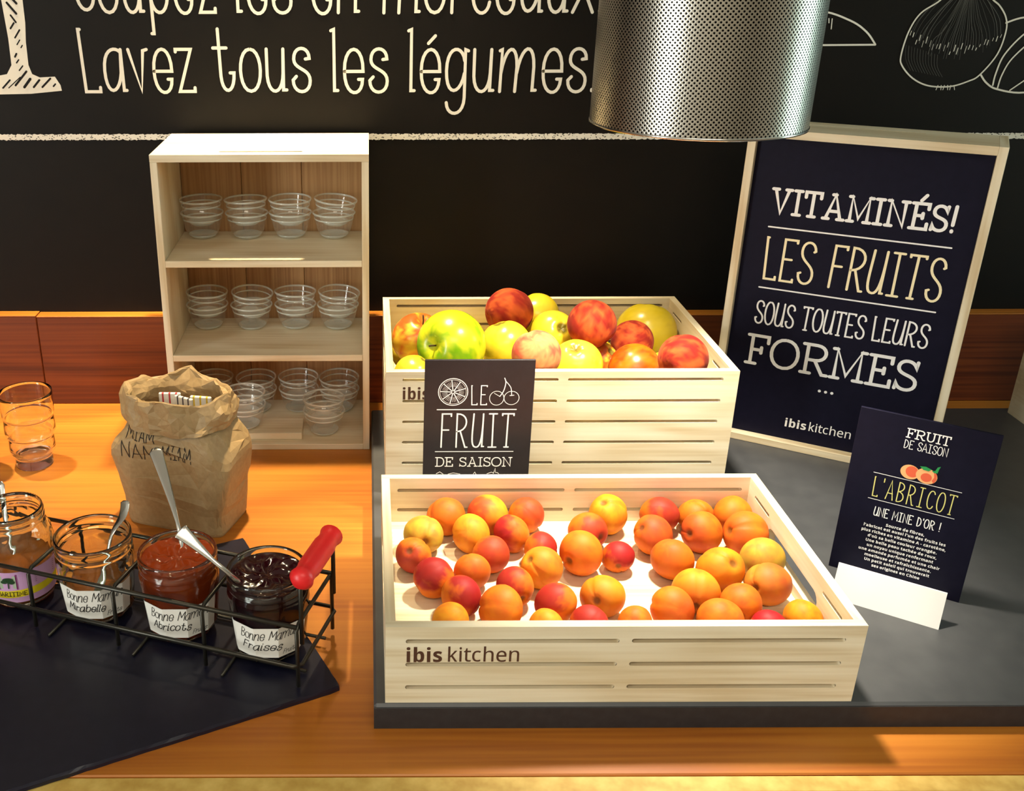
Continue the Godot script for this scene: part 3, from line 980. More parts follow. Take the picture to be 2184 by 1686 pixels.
func build_signs() -> void:
	var w := 0.2773
	var h := 0.4201
	var d := 0.0845
	var k := 0.0100
	var t := thing("framed_sign", "large navy sign about fruit in a deep pale wood frame", "sign", Vector3(0.4726, SLAB, -1.2629), -0.522)
	part(t, "frame_side", box(Vector3(k, h, d), 0.0006), mats.pine_up, Vector3(k / 2.0, h / 2.0, -d / 2.0))
	part(t, "frame_side", box(Vector3(k, h, d), 0.0006), mats.pine_up, Vector3(w - k / 2.0, h / 2.0, -d / 2.0))
	part(t, "frame_top", slotted(w - 2 * k, d, k, [[0.050, 0.182, 0.0580, 0.0020]]), mats.pine, Vector3(k, h - k, 0), Vector3(-PI / 2, 0, 0))
	part(t, "frame_bottom", box(Vector3(w - 2 * k, k, d), 0.0006), mats.pine, Vector3(w / 2.0, k / 2.0, -d / 2.0))
	var panel := part(t, "sign_panel", box(Vector3(w - 2 * k - 0.0004, h - 2 * k - 0.0004, 0.004), 0.0003), mats.navy_print, Vector3(w / 2.0, h / 2.0, -0.0142))
	var z := 0.0023
	var o := Vector3(-w / 2.0, -h / 2.0, 0)
	var on := flat_on(z)
	var st := st_new(false)
	write(st, slabface, "VITAMINÉS!", 0.0373, 0.2425, 0.3160, 0.0300, 0.0039, on, 0.13)
	write(st, slabface, "FORMES", 0.0345, 0.2395, 0.1105, 0.0395, 0.0043, on, 0.10)
	for x in [0.1319, 0.1395, 0.1471]:
		fill(st, disc(Vector2(x, 0.0882), 0.0019, 0.0019), on)
	stroke(st, PackedVector2Array([Vector2(0.0381, 0.2974), Vector2(0.2440, 0.2974)]), 0.0019, on)
	stroke(st, PackedVector2Array([Vector2(0.0379, 0.2167), Vector2(0.2425, 0.2167)]), 0.0019, on)
	write(st, hand, "SOUS", 0.0384, 0.0860, 0.1675, 0.0310, 0.0022, on, 0.10)
	write(st, hand, "TOUTES", 0.0966, 0.1700, 0.1680, 0.0310, 0.0022, on, 0.10)
	write(st, hand, "LEURS", 0.1798, 0.2412, 0.1690, 0.0310, 0.0022, on, 0.10)
	part(panel, "lettering", done(st), mats.white_ink, o)
	st = st_new(false)
	write(st, hand, "LES", 0.0399, 0.0985, 0.2290, 0.0545, 0.0030, on, 0.10)
	write(st, hand, "FRUITS", 0.1190, 0.2430, 0.2295, 0.0540, 0.0030, on, 0.12)
	part(panel, "lettering", done(st), mats.cream_ink, o)
	print_text(panel, "lettering", "ibis", true, 0.0973 - w / 2.0, 0.1240 - w / 2.0, 0.0287 - h / 2.0, 0.0118, z, mats.white_ink)
	print_text(panel, "lettering", "kitchen", false, 0.1276 - w / 2.0, 0.1790 - w / 2.0, 0.0287 - h / 2.0, 0.0118, z, mats.white_ink)

	# card between the two crates
	var c1 := thing("sign_card", "dark card reading fruit of the season between the two crates", "sign", Vector3(0.0639, SLAB, -1.0500))
	var p1 := part(c1, "card_panel", box(Vector3(0.1252, 0.1980, 0.003), 0.0003), mats.card_print, Vector3(0.0626, 0.0990, -0.0015))
	on = flat_on(0.0017)
	o = Vector3(-0.0626, -0.0990, 0)
	st = st_new(false)
	write(st, hand, "LE", 0.0539, 0.0716, 0.1425, 0.0240, 0.0012, on, 0.16)
	write(st, hand, "FRUIT", 0.0200, 0.1040, 0.0880, 0.0430, 0.0018, on, 0.16)
	write(st, slabface, "DE SAISON", 0.0145, 0.1045, 0.0628, 0.0115, 0.0013, on, 0.10)
	stroke(st, PackedVector2Array([Vector2(0.0151, 0.1364), Vector2(0.1062, 0.1364)]), 0.0012, on)
	stroke(st, PackedVector2Array([Vector2(0.0141, 0.0822), Vector2(0.1054, 0.0822)]), 0.0010, on)
	var cc := Vector2(0.0328, 0.1586)      # slice of citrus
	stroke(st, ring(cc, 0.0168, 0.0168), 0.0010, on)
	stroke(st, ring(cc, 0.0150, 0.0150), 0.0004, on)
	for q in 9:
		var a := TAU * q / 9.0 + 0.3
		stroke(st, PackedVector2Array([cc + Vector2(cos(a), sin(a)) * 0.0018, cc + Vector2(cos(a), sin(a)) * 0.0145]), 0.0011, on)
		for e in [-0.16, 0.0, 0.16]:
			var a2: float = a + TAU / 18.0 + e
			stroke(st, PackedVector2Array([cc + Vector2(cos(a2), sin(a2)) * 0.0068, cc + Vector2(cos(a2), sin(a2)) * 0.0125]), 0.0003, on)
	stroke(st, ring(Vector2(0.0830, 0.1508), 0.0082, 0.0088), 0.0007, on)      # cherries
	stroke(st, ring(Vector2(0.1000, 0.1510), 0.0086, 0.0084), 0.0007, on)
	stroke(st, spline(PackedVector2Array([Vector2(0.0910, 0.1758), Vector2(0.0925, 0.1700), Vector2(0.0905, 0.1600), Vector2(0.0865, 0.1530)])), 0.0011, on)
	stroke(st, spline(PackedVector2Array([Vector2(0.0925, 0.1720), Vector2(0.0985, 0.1640), Vector2(0.1000, 0.1540)])), 0.0009, on)
	stroke(st, PackedVector2Array([Vector2(0.0800, 0.1570), Vector2(0.0860, 0.1532), Vector2(0.0895, 0.1570)]), 0.0006, on)
	stroke(st, PackedVector2Array([Vector2(0.0980, 0.1540), Vector2(0.1025, 0.1545)]), 0.0009, on)
	for q in [[0.016, 0.053, 0.020, 0.0555, 0.024, 0.0525], [0.030, 0.0525, 0.036, 0.054, 0.044, 0.0525], [0.060, 0.0525, 0.0615, 0.055, 0.063, 0.052], [0.076, 0.0525, 0.081, 0.0548, 0.084, 0.0538], [0.0835, 0.053, 0.0855, 0.0600, 0.0858, 0.0545], [0.086, 0.0545, 0.0885, 0.054, 0.090, 0.0525]]:
		stroke(st, PackedVector2Array([Vector2(q[0], q[1]), Vector2(q[2], q[3]), Vector2(q[4], q[5])]), 0.0007, on)
	part(p1, "lettering", done(st), mats.white_ink, o)
	part(c1, "card_foot", box(Vector3(0.09, 0.003, 0.045), 0.0005), mats.white_metal, Vector3(0.0626, 0.0015, 0.0228))

	# small card about apricots on the right
	var turn := -0.5781
	var c2 := thing("sign_card", "small navy card about apricots in a white metal holder", "sign", Vector3(0.5577, SLAB, -0.8999) + Vector3(cos(0.5781), 0, sin(0.5781)) * -0.0631, turn)
	var cw := 0.1263
	var ch := 0.1923
	var p2 := part(c2, "card_panel", box(Vector3(cw, ch, 0.003), 0.0003), mats.navy_print, Vector3(cw / 2.0, ch / 2.0, -0.0015))
	o = Vector3(-cw / 2.0, -ch / 2.0, 0)
	st = st_new(false)
	write(st, slabface, "FRUIT", 0.0455, 0.0845, 0.1702, 0.0095, 0.0012, on, 0.10)
	write(st, hand, "DE SAISON", 0.0455, 0.0844, 0.1580, 0.0092, 0.0007, on, 0.10)
	write(st, hand, "UNE MINE D'OR !", 0.0322, 0.0940, 0.0748, 0.0102, 0.0009, on, 0.12)
	stroke(st, PackedVector2Array([Vector2(0.0239, 0.1235), Vector2(0.1044, 0.1235)]), 0.0006, on)
	stroke(st, PackedVector2Array([Vector2(0.0239, 0.0931), Vector2(0.1037, 0.0931)]), 0.0006, on)
	part(p2, "lettering", done(st), mats.white_ink, o)
	st = st_new(false)
	write(st, hand, "L'ABRICOT", 0.0265, 0.1018, 0.0967, 0.0222, 0.0010, on, 0.20)
	part(p2, "lettering", done(st), mats.lime_ink, o)
	var lines := ["Source de fibres,", "l'abricot est aussi l'un des fruits les", "plus riches en vitamine A - carotène,", "d'où sa belle couleur orangée.", "Une belle peau tachée de roux,", "un noyau unique renfermant", "une amande parfumée et une chair", "moelleuse et rafraîchissante.", "Un petit soleil qui trouverait", "ses origines en Chine"]
	for q in lines.size():
		print_text(p2, "lettering", lines[q], true, o.x + 0.0210, o.x + 0.1065, o.y + 0.0655 - q * 0.00575, 0.00325, 0.0017, mats.white_ink, true)
	# the printed apricots
	st = st_new(false)
	fill(st, disc(Vector2(0.0560, 0.1330), 0.0088, 0.0080, -0.2), flat_on(0.0018))
	fill(st, disc(Vector2(0.0712, 0.1328), 0.0098, 0.0085, -0.2), flat_on(0.0019))
	part(p2, "fruit_print", done(st), mat("print_peach", Color(0.93, 0.68, 0.45), 0.7), o)
	st = st_new(false)
	fill(st, disc(Vector2(0.0578, 0.1338), 0.0058, 0.0062, 0.4), flat_on(0.00185))
	fill(st, disc(Vector2(0.0712, 0.1312), 0.0050, 0.0048, 0.2), flat_on(0.0020))
	fill(st, PackedVector2Array([Vector2(0.0770, 0.1385), Vector2(0.0798, 0.1370), Vector2(0.0805, 0.1310), Vector2(0.0785, 0.1265), Vector2(0.0765, 0.1290), Vector2(0.0780, 0.1330)]), flat_on(0.0020))
	part(p2, "fruit_print", done(st), mat("print_red", Color(0.85, 0.36, 0.22), 0.7), o)
	st = st_new(false)
	fill(st, PackedVector2Array([Vector2(0.0635, 0.1420), Vector2(0.0670, 0.1390), Vector2(0.0720, 0.1385), Vector2(0.0745, 0.1410), Vector2(0.0690, 0.1430)]), flat_on(0.0021))
	fill(st, PackedVector2Array([Vector2(0.0745, 0.1400), Vector2(0.0775, 0.1405), Vector2(0.0790, 0.1450), Vector2(0.0815, 0.1465), Vector2(0.0805, 0.1425), Vector2(0.0800, 0.1385), Vector2(0.0770, 0.1380)]), flat_on(0.0021))
	part(p2, "fruit_print", done(st), mat("print_green", Color(0.10, 0.55, 0.28), 0.7), o)
	# bent white sheet: a flat foot from the card forwards, then a lip leaning back
	st = st_new(false)
	var lip := PackedVector2Array([Vector2(0.0003, 0.0), Vector2(0.0616, 0.0), Vector2(0.0616 - 0.0371 * sin(0.51), 0.0371 * cos(0.51)), Vector2(0.0600 - 0.0371 * sin(0.51), 0.0371 * cos(0.51)), Vector2(0.0590, 0.0018), Vector2(0.0003, 0.0018)])
	slab_poly(st, lip, 0.1008)
	part(c2, "holder", done(st), mats.white_metal, Vector3(cw / 2.0 - 0.0504 + 0.1008, 0, 0), Vector3(0, -PI / 2, 0))

# ---------------------------------------------------------------- fruit

const APRICOTS := [   # x, y, z, radius, ground colour, cheek right/up/strength, stem right/up, label
	[0.0849,0.0754,-0.9592,0.0222,"o",0,1,.35,-.4,-.6, "orange apricot with a deep crease, leftmost against the back wall of the low crate"],
	[0.1312,0.0763,-0.9612,0.0232,"y",-.9,-.2,.8,0,0, "apricot half dark red half yellow, second from left along the crate's back wall"],
	[0.1743,0.0736,-0.9639,0.0204,"o",.6,.8,.7,0,0, "apricot red at its upper right, third from left along the crate's back wall"],
	[0.0583,0.0747,-0.9239,0.0216,"g",0,0,0,.1,-.3, "olive-yellow apricot with a folded crease near the low crate's left wall"],
	[0.1091,0.0748,-0.9241,0.0217,"y",0,-.6,.1,0,0, "plain yellow apricot in front of the half red half yellow one"],
	[0.1526,0.0740,-0.9248,0.0209,"o",-.8,0,.95,0,0, "apricot with a crimson left cheek, beside the plain yellow one in the left half"],
	[0.0461,0.0727,-0.8862,0.0195,"o",-.3,-.6,.8,-.2,0.2, "red and orange apricot touching the low crate's left wall"],
	[0.1266,0.0736,-0.8873,0.0204,"o",.2,.1,.75,0,0, "red-orange apricot in the middle of the left cluster of the low crate"],
	[0.1799,0.0725,-0.8975,0.0192,"o",.6,.4,.9,0,0, "small apricot with a crimson top, rightmost of the left cluster's second row"],
	[0.0644,0.0738,-0.8442,0.0206,"o",-.2,.4,.95,0,0, "dark crimson apricot with an orange underside in the left front cluster"],
	[0.1040,0.0722,-0.8567,0.0190,"o",0,-.2,.3,0,0, "small orange apricot wedged between the crimson and the red ones at left"],
	[0.1743,0.0749,-0.8582,0.0218,"y",.8,.2,.25,-.7,.4, "large yellow apricot with a long furrow lying diagonally in the left cluster"],
	[0.1433,0.0735,-0.8282,0.0203,"o",-.6,.1,.9,.5,-.7, "apricot with a purple-red left side below the furrowed yellow one"],
	[0.0892,0.0736,-0.8129,0.0205,"o",.5,.3,.95,0,0, "crimson-cheeked apricot just behind the front-left orange ones"],
	[0.1245,0.0760,-0.7904,0.0229,"o",-.5,0,.15,0,0, "large plain orange apricot cut off by the front rim, left half of the crate"],
	[0.0762,0.0717,-0.7763,0.0184,"y",0,0,.05,0,0, "yellow apricot mostly hidden by the front rim, nearest the left front corner"],
	[0.1788,0.0741,-0.8019,0.0209,"o",-.6,.2,.9,.1,-.8, "red apricot with a round orange patch, near the front rim left of centre"],
	[0.2258,0.0751,-0.8114,0.0220,"y",-.4,-.7,.3,-.2,-.2, "golden apricot showing its dark stem hole, alone near the front rim's middle"],
	[0.2641,0.0761,-0.9613,0.0230,"y",0,0,.03,-.3,.6, "round yellow apricot against the back wall in the middle of the low crate"],
	[0.2354,0.0749,-0.9293,0.0218,"o",.3,-.2,.8,.9,-.3, "red-blotched apricot with its stem end to the right, below the round yellow one"],
	[0.2187,0.0768,-0.8827,0.0237,"o",-.3,-.5,.2,-.6,-.5, "large orange apricot with a notch at its lower left, centre of the low crate"],
	[0.2584,0.0708,-0.8863,0.0175,"o",.2,.3,.95,.1,-.6, "small dark red apricot right of the large notched orange one"],
	[0.2045,0.0716,-0.7701,0.0183,"o",0,.4,.9,0,0, "crimson apricot of which only the top shows over the front rim"],
	[0.1644,0.0708,-0.7678,0.0175,"y",0,0,.1,0,0, "yellow apricot of which only a sliver shows over the front rim, left of centre"],
	[0.3214,0.0750,-0.9624,0.0219,"o",.4,.4,.85,0,0, "red apricot against the back wall, left one of the right cluster"],
	[0.3618,0.0732,-0.9643,0.0200,"o",.3,-.5,.3,.8,.2, "brownish orange apricot against the back wall between a red and a plain orange one"],
	[0.4025,0.0755,-0.9619,0.0224,"o",-.6,-.5,.15,0,0, "plain orange apricot in the back right corner of the low crate"],
	[0.3034,0.0757,-0.9209,0.0225,"o",.2,.2,.6,-.7,.3, "large red-orange apricot with a dark speck, leftmost of the right cluster"],
	[0.3560,0.0757,-0.9237,0.0226,"o",-.6,-.5,.6,-.6,-.2, "brown-orange apricot with a puckered crease in the right cluster's second row"],
	[0.4007,0.0773,-0.9174,0.0242,"o",-.7,-.3,.4,-.9,0, "orange apricot with a dark furrow on its left, beside the right wall"],
	[0.3107,0.0759,-0.8739,0.0228,"o",-.7,.3,.3,0,0, "round orange apricot with a reddish left edge, middle of the right cluster"],
	[0.4023,0.0758,-0.8724,0.0227,"g",0,0,0,0,0, "pale green apricot beside the right wall of the low crate"],
	[0.3520,0.0773,-0.8510,0.0242,"y",-.2,-.8,.2,.5,.4, "large golden apricot with a stem hole at its upper right, right cluster"],
	[0.3924,0.0758,-0.8296,0.0227,"b",.8,.4,.45,-.5,-.3, "blotchy apricot with a freckled red cheek below the pale green one"],
	[0.3187,0.0766,-0.8192,0.0235,"y",.1,-.8,.35,.1,-.8, "golden apricot with a dark red stem end pointing to the front"],
	[0.2870,0.0748,-0.7895,0.0216,"o",.5,-.3,.4,0,0, "orange apricot with a pink lower right, at the front rim in the right cluster"],
	[0.3559,0.0730,-0.8003,0.0198,"o",0,.3,.15,.1,-.6, "orange apricot with a fine seam, behind the front rim of the right cluster"],
	[0.3271,0.0750,-0.7723,0.0219,"o",0,0,.1,0,0, "plain orange apricot cut by the front rim, between the pink-tinged and the seamed ones"],
	[0.3706,0.0708,-0.7655,0.0175,"o",0,.3,.98,0,0, "dark crimson apricot of which a sliver shows over the right front rim"],
	[0.4063,0.0719,-0.7764,0.0187,"y",0,0,.02,0,0, "yellow-orange apricot alone in the front right corner of the low crate"],
	[0.2481,0.0708,-0.7731,0.0175,"o",0,.2,.2,0,0, "orange apricot top peeking over the front rim near the middle"]]

const PILE := [   # x, y, z, radius, kind, label, category
	[0.0670,0.1701,-1.2565,0.0360,"ra", "red and yellow striped apple behind the big green one, left in the tall crate", "apple"],
	[0.1051,0.1914,-1.1824,0.0441,"ga", "big green apple with a brown stem, left in the tall crate", "apple"],
	[0.1773,0.1797,-1.2111,0.0331,"ya", "pale yellow apple right of the big green one", "apple"],
	[0.1908,0.1984,-1.2856,0.0327,"pe", "orange-red peach topmost at the back of the tall crate", "peach"],
	[0.2354,0.1773,-1.3298,0.0324,"ya", "yellow apple mostly hidden behind the topmost peach", "apple"],
	[0.2477,0.1753,-1.2628,0.0316,"ya", "yellow-green apple showing its dark blossom end", "apple"],
	[0.2045,0.1963,-1.1355,0.0301,"pp", "pale pink and cream peach at the front, beside the dark sign card", "peach"],
	[0.2631,0.1661,-1.1752,0.0333,"ya", "bright yellow apple at the front rim, right of the pale pink peach", "apple"],
	[0.2895,0.2034,-1.2229,0.0316,"pe", "dark red peach sitting high in the middle of the tall crate", "peach"],
	[0.3523,0.1680,-1.2527,0.0282,"pe", "dusky red peach half hidden behind the glossy orange nectarine", "peach"],
	[0.3876,0.1586,-1.3140,0.0419,"ya", "large golden yellow apple at the back right of the tall crate", "apple"],
	[0.3838,0.1907,-1.1354,0.0300,"pe", "fuzzy red peach in the front right corner of the tall crate", "peach"],
	[0.3402,0.1556,-1.1851,0.0334,"ne", "glossy orange-red nectarine at the front rim of the tall crate", "nectarine"],
	[0.0561,0.1723,-1.1306,0.0253,"ya", "small yellow apple in the front left corner under the striped one", "apple"],
	[0.3068,0.1507,-1.2323,0.0236,"ra", "small red and yellow apple deep under the dark red peach", "apple"]]

# a fruit about its own y axis (stem at +y); shape(theta, phi) scales the radius, paint(direction) gives the linear colour
func fruit_mesh(r: float, shape: Callable, paint: Callable, rows := 20, cols := 28) -> ArrayMesh:
	var st := st_new(true)
	var pts := []
	var cols_ := []
	for i in rows + 1:
		var th := PI * i / rows
		var line := PackedVector3Array()
		var cl := PackedColorArray()
		for j in cols:
			var ph := TAU * j / cols
			var d := Vector3(sin(th) * cos(ph), cos(th), -sin(th) * sin(ph))
			line.append(d * r * shape.call(th, ph))
			cl.append(paint.call(d))
		pts.append(line)
		cols_.append(cl)
	for i in rows:
		for j in cols:
			var k := (j + 1) % cols
			var q := [[i + 1, j], [i + 1, k], [i, k], [i, j]]
			var order := [0, 2, 1, 0, 3, 2]
			if i == 0:
				order = [0, 2, 1]
			elif i == rows - 1:
				order = [0, 3, 2]
			for o in order:
				st.set_color(cols_[q[o][0]][q[o][1]])
				st.add_vertex(pts[q[o][0]][q[o][1]])
	return done(st)

func turn_to(y: Vector3, spin: float) -> Basis:
	y = y.normalized()
	var x := y.cross(Vector3(0.31, 0.2, 0.93)).normalized()
	var z := x.cross(y)
	return Basis(x, y, z) * Basis(Vector3.UP, spin)

func build_fruit() -> void:
	var n := FastNoiseLite.new()
	n.frequency = 1.0
	n.fractal_octaves = 3
	n.seed = 3
	var rng := RandomNumberGenerator.new()
	rng.seed = 77
	var ground := {"o": Color(0.64, 0.155, 0.009), "y": Color(0.66, 0.235, 0.012), "g": Color(0.42, 0.25, 0.028), "b": Color(0.54, 0.19, 0.022)}
	var crimson := Color(0.30, 0.008, 0.014)
	for a in APRICOTS:
		var at := Vector3(a[0], a[1], a[2])
		var eye := (Vector3(0, 0.65, 0) - at).normalized()
		var right := Vector3.UP.cross(eye).normalized()
		var up := eye.cross(right)
		var stem := Vector3(rng.randf_range(-0.6, 0.6), rng.randf_range(-1, -0.2), rng.randf_range(-1, 0.2))
		if a[8] != 0 or a[9] != 0:
			stem = right * float(a[8]) + up * float(a[9]) + eye * 0.8
		var basis := turn_to(stem, rng.randf() * TAU)
		var cheek := (right * float(a[5]) + up * float(a[6]) + eye * 0.35).normalized()
		var cheek_local := basis.inverse() * cheek
		var amount: float = a[7]
		var g: Color = ground[a[4]]
		var shift := rng.randf() * 50.0
		var tone := rng.randf_range(0.9, 1.08)
		var paint := func(d: Vector3) -> Color:
			var patch := n.get_noise_3d(d.x * 1.3 + shift, d.y * 1.3, d.z * 1.3)
			var speck := n.get_noise_3d(d.x * 9.0 + shift, d.y * 9.0, d.z * 9.0)
			var b := smoothstep(0.0, 0.75, d.dot(cheek_local) * 0.85 + 0.24 + patch * 0.7 + speck * 0.12) * amount
			var c := g * tone
			c.g *= 1.0 + patch * 0.5 + speck * 0.15
			c.r *= 1.0 + patch * 0.18
			c = c.lerp(crimson, clampf(b, 0.0, 1.0))
			if d.y > 0.975:
				c = c.lerp(Color(0.10, 0.045, 0.012), 0.75)
			return c
		var squash := rng.randf_range(0.90, 0.97)
		var tall := rng.randf_range(0.95, 1.03)
		var lean := rng.randf_range(-0.03, 0.03)
		var shape := func(th: float, ph: float) -> float:
			var groove := 0.115 * exp(-pow(angle_difference(ph, 0.0) / 0.13, 2.0)) * sin(th) * (0.6 + 0.4 * cos(th))
			var pit := 0.16 * exp(-pow(th / 0.22, 2.0)) + 0.03 * exp(-pow((PI - th) / 0.2, 2.0))
			return (1.0 - groove - pit) * lerpf(1.0, squash, absf(cos(ph)) * sin(th)) * lerpf(1.0, tall, absf(cos(th))) * (1.0 + lean * sin(2.0 * ph) * sin(th))
		var o := solo("apricot", fruit_mesh(a[3], shape, paint, 26, 40), mats.fruit_skin, a[10], "apricot", at, "apricots in the low crate")
		o.basis = basis
		var lowest := 1.0
		for v in (o.mesh as ArrayMesh).surface_get_arrays(0)[Mesh.ARRAY_VERTEX]:
			lowest = minf(lowest, (basis * v).y)
		o.position.y = SLAB + 0.0274 - lowest + 0.0002
	# the tall crate
	var kinds := {
		"ga": [Color(0.15, 0.33, 0.006), Color(0.58, 0.58, 0.02), 0.9, "apple_skin"], "ya": [Color(0.62, 0.47, 0.018), Color(0.66, 0.53, 0.05), 0.5, "apple_skin"],
		"ra": [Color(0.74, 0.50, 0.045), Color(0.50, 0.07, 0.015), 0.95, "apple_skin"], "pe": [Color(0.42, 0.075, 0.018), Color(0.20, 0.012, 0.009), 0.95, "peach_skin"],
		"pp": [Color(0.52, 0.20, 0.075), Color(0.40, 0.045, 0.03), 0.85, "peach_skin"], "ne": [Color(0.58, 0.12, 0.008), Color(0.42, 0.028, 0.007), 0.75, "apple_skin"]}
	var heads := {1: Vector3(-0.75, 0.25, 0.75), 5: Vector3(-0.25, -0.55, -0.75), 0: Vector3(0.2, 0.9, 0.3), 3: Vector3(-0.9, -0.2, 0.3), 8: Vector3(0.6, -0.6, 0.5), 11: Vector3(-0.7, -0.2, 0.5), 2: Vector3(0.3, -0.9, 0.2)}
	for k in PILE.size():
		var a: Array = PILE[k]
		var head: Vector3 = heads.get(k, Vector3(rng.randf_range(-0.6, 0.6), -0.7, rng.randf_range(-0.6, 0.4)))
		one_fruit(a[6], a[5], a[6], Vector3(a[0], a[1], a[2]), a[3], kinds[a[4]], head, n, rng, "fruit heaped in the tall crate")
	for p in [Vector3(0.0950, 0.1301, -1.1370), Vector3(0.1591, 0.1301, -1.1369), Vector3(0.2233, 0.1301, -1.1369), Vector3(0.3970, 0.1301, -1.1614), Vector3(0.3028, 0.1301, -1.1369), Vector3(0.1214, 0.1301, -1.2260), Vector3(0.2284, 0.1301, -1.2215), Vector3(0.1764, 0.1301, -1.2590), Vector3(0.3086, 0.1301, -1.2844), Vector3(0.3911, 0.1301, -1.2252), Vector3(0.0632, 0.1301, -1.3122), Vector3(0.1281, 0.1301, -1.3307), Vector3(0.1915, 0.1301, -1.3214), Vector3(0.0624, 0.1301, -1.2009)]:
		one_fruit("apple", "yellow apple in the bottom layer of the tall crate, seen through its slots", "apple", p, 0.0315, kinds["ya"], Vector3(0.2, 1, 0.2), n, rng, "apples in the bottom layer of the tall crate")

func one_fruit(called: String, label: String, category: String, at: Vector3, r: float, kind: Array, head: Vector3, n: FastNoiseLite, rng: RandomNumberGenerator, group: String) -> void:
	var t := thing(called, label, category, at, 0.0, group)
	var basis := turn_to(head, rng.randf() * TAU)
	var shift := rng.randf() * 60.0
	var base: Color = kind[0]
	var blush: Color = kind[1]
	var amount: float = kind[2]
	var is_apple: bool = category == "apple"
	var toward := basis.inverse() * Vector3(0.1, 0.9, 0.45).normalized()
	var paint := func(d: Vector3) -> Color:
		var patch := n.get_noise_3d(d.x * 1.4 + shift, d.y * 1.4, d.z * 1.4)
		var streak := n.get_noise_3d(d.x * 7.0 + shift, d.y * 1.2, d.z * 7.0)
		var speck := n.get_noise_3d(d.x * 13.0 + shift, d.y * 13.0, d.z * 13.0)
		var b := smoothstep(-0.25, 0.75, d.dot(toward) * (0.55 if is_apple else 0.1) + patch * 1.5 + streak * 0.5 + 0.2) * amount
		var c := base.lerp(blush, clampf(b, 0.0, 1.0)) * (1.0 + speck * (0.10 if is_apple else 0.30))
		if is_apple and d.y < -0.97:
			c = c.lerp(Color(0.06, 0.05, 0.015), 0.8)
		return c
	var shape := func(th: float, ph: float) -> float:
		if is_apple:
			return 1.0 - 0.30 * exp(-pow(th / 0.30, 2.0)) - 0.16 * exp(-pow((PI - th) / 0.26, 2.0)) - 0.05 * smoothstep(1.7, 3.0, th) + 0.012 * cos(5.0 * ph) * smoothstep(1.8, 2.8, th)
		var groove := 0.06 * exp(-pow(angle_difference(ph, 0.0) / 0.16, 2.0)) * sin(th)
		return 1.0 - groove - 0.15 * exp(-pow(th / 0.25, 2.0))
	var body := part(t, "flesh", fruit_mesh(r, shape, paint, 28, 40), mats[kind[3]])
	body.basis = basis
	if is_apple:
		var s := part(t, "stalk", tube(PackedVector3Array([Vector3(0, r * 0.68, 0), Vector3(r * 0.03, r * 0.90, 0), Vector3(r * 0.10, r * 1.12, r * 0.03)]), 0.0011, 6), mats.stem)
		s.basis = basis

# ---------------------------------------------------------------- the rack of jam jars

# radius of a ten-sided ring blended with a circle
func facet(th: float, r: float, blend: float, sides := 10) -> float:
	var w := TAU / sides
	var a := fposmod(th, w) - w / 2.0
	return r * lerpf(1.0, cos(w / 2.0) / cos(a) * 1.02, blend)

# faceted vessel from rings [height, radius, facet blend]
func vessel(rings: Array, seg := 60) -> ArrayMesh:
	var st := st_new(true)
	for k in rings.size() - 1:
		var a: Array = rings[k]
		var b: Array = rings[k + 1]
		for s in seg:
			var t0 := TAU * s / seg
			var t1 := TAU * ((s + 1) % seg) / seg
			var q := []
			for e in [[a, t0], [a, t1], [b, t1], [b, t0]]:
				var r := facet(e[1], e[0][1], e[0][2])
				q.append(Vector3(r * cos(e[1]), e[0][0], -r * sin(e[1])))
			if a[1] < 1e-6:
				tri(st, q[0], q[2], q[3])
			elif b[1] < 1e-6:
				tri(st, q[0], q[1], q[2])
			else:
				quad(st, q[0], q[1], q[2], q[3])
	return done(st)

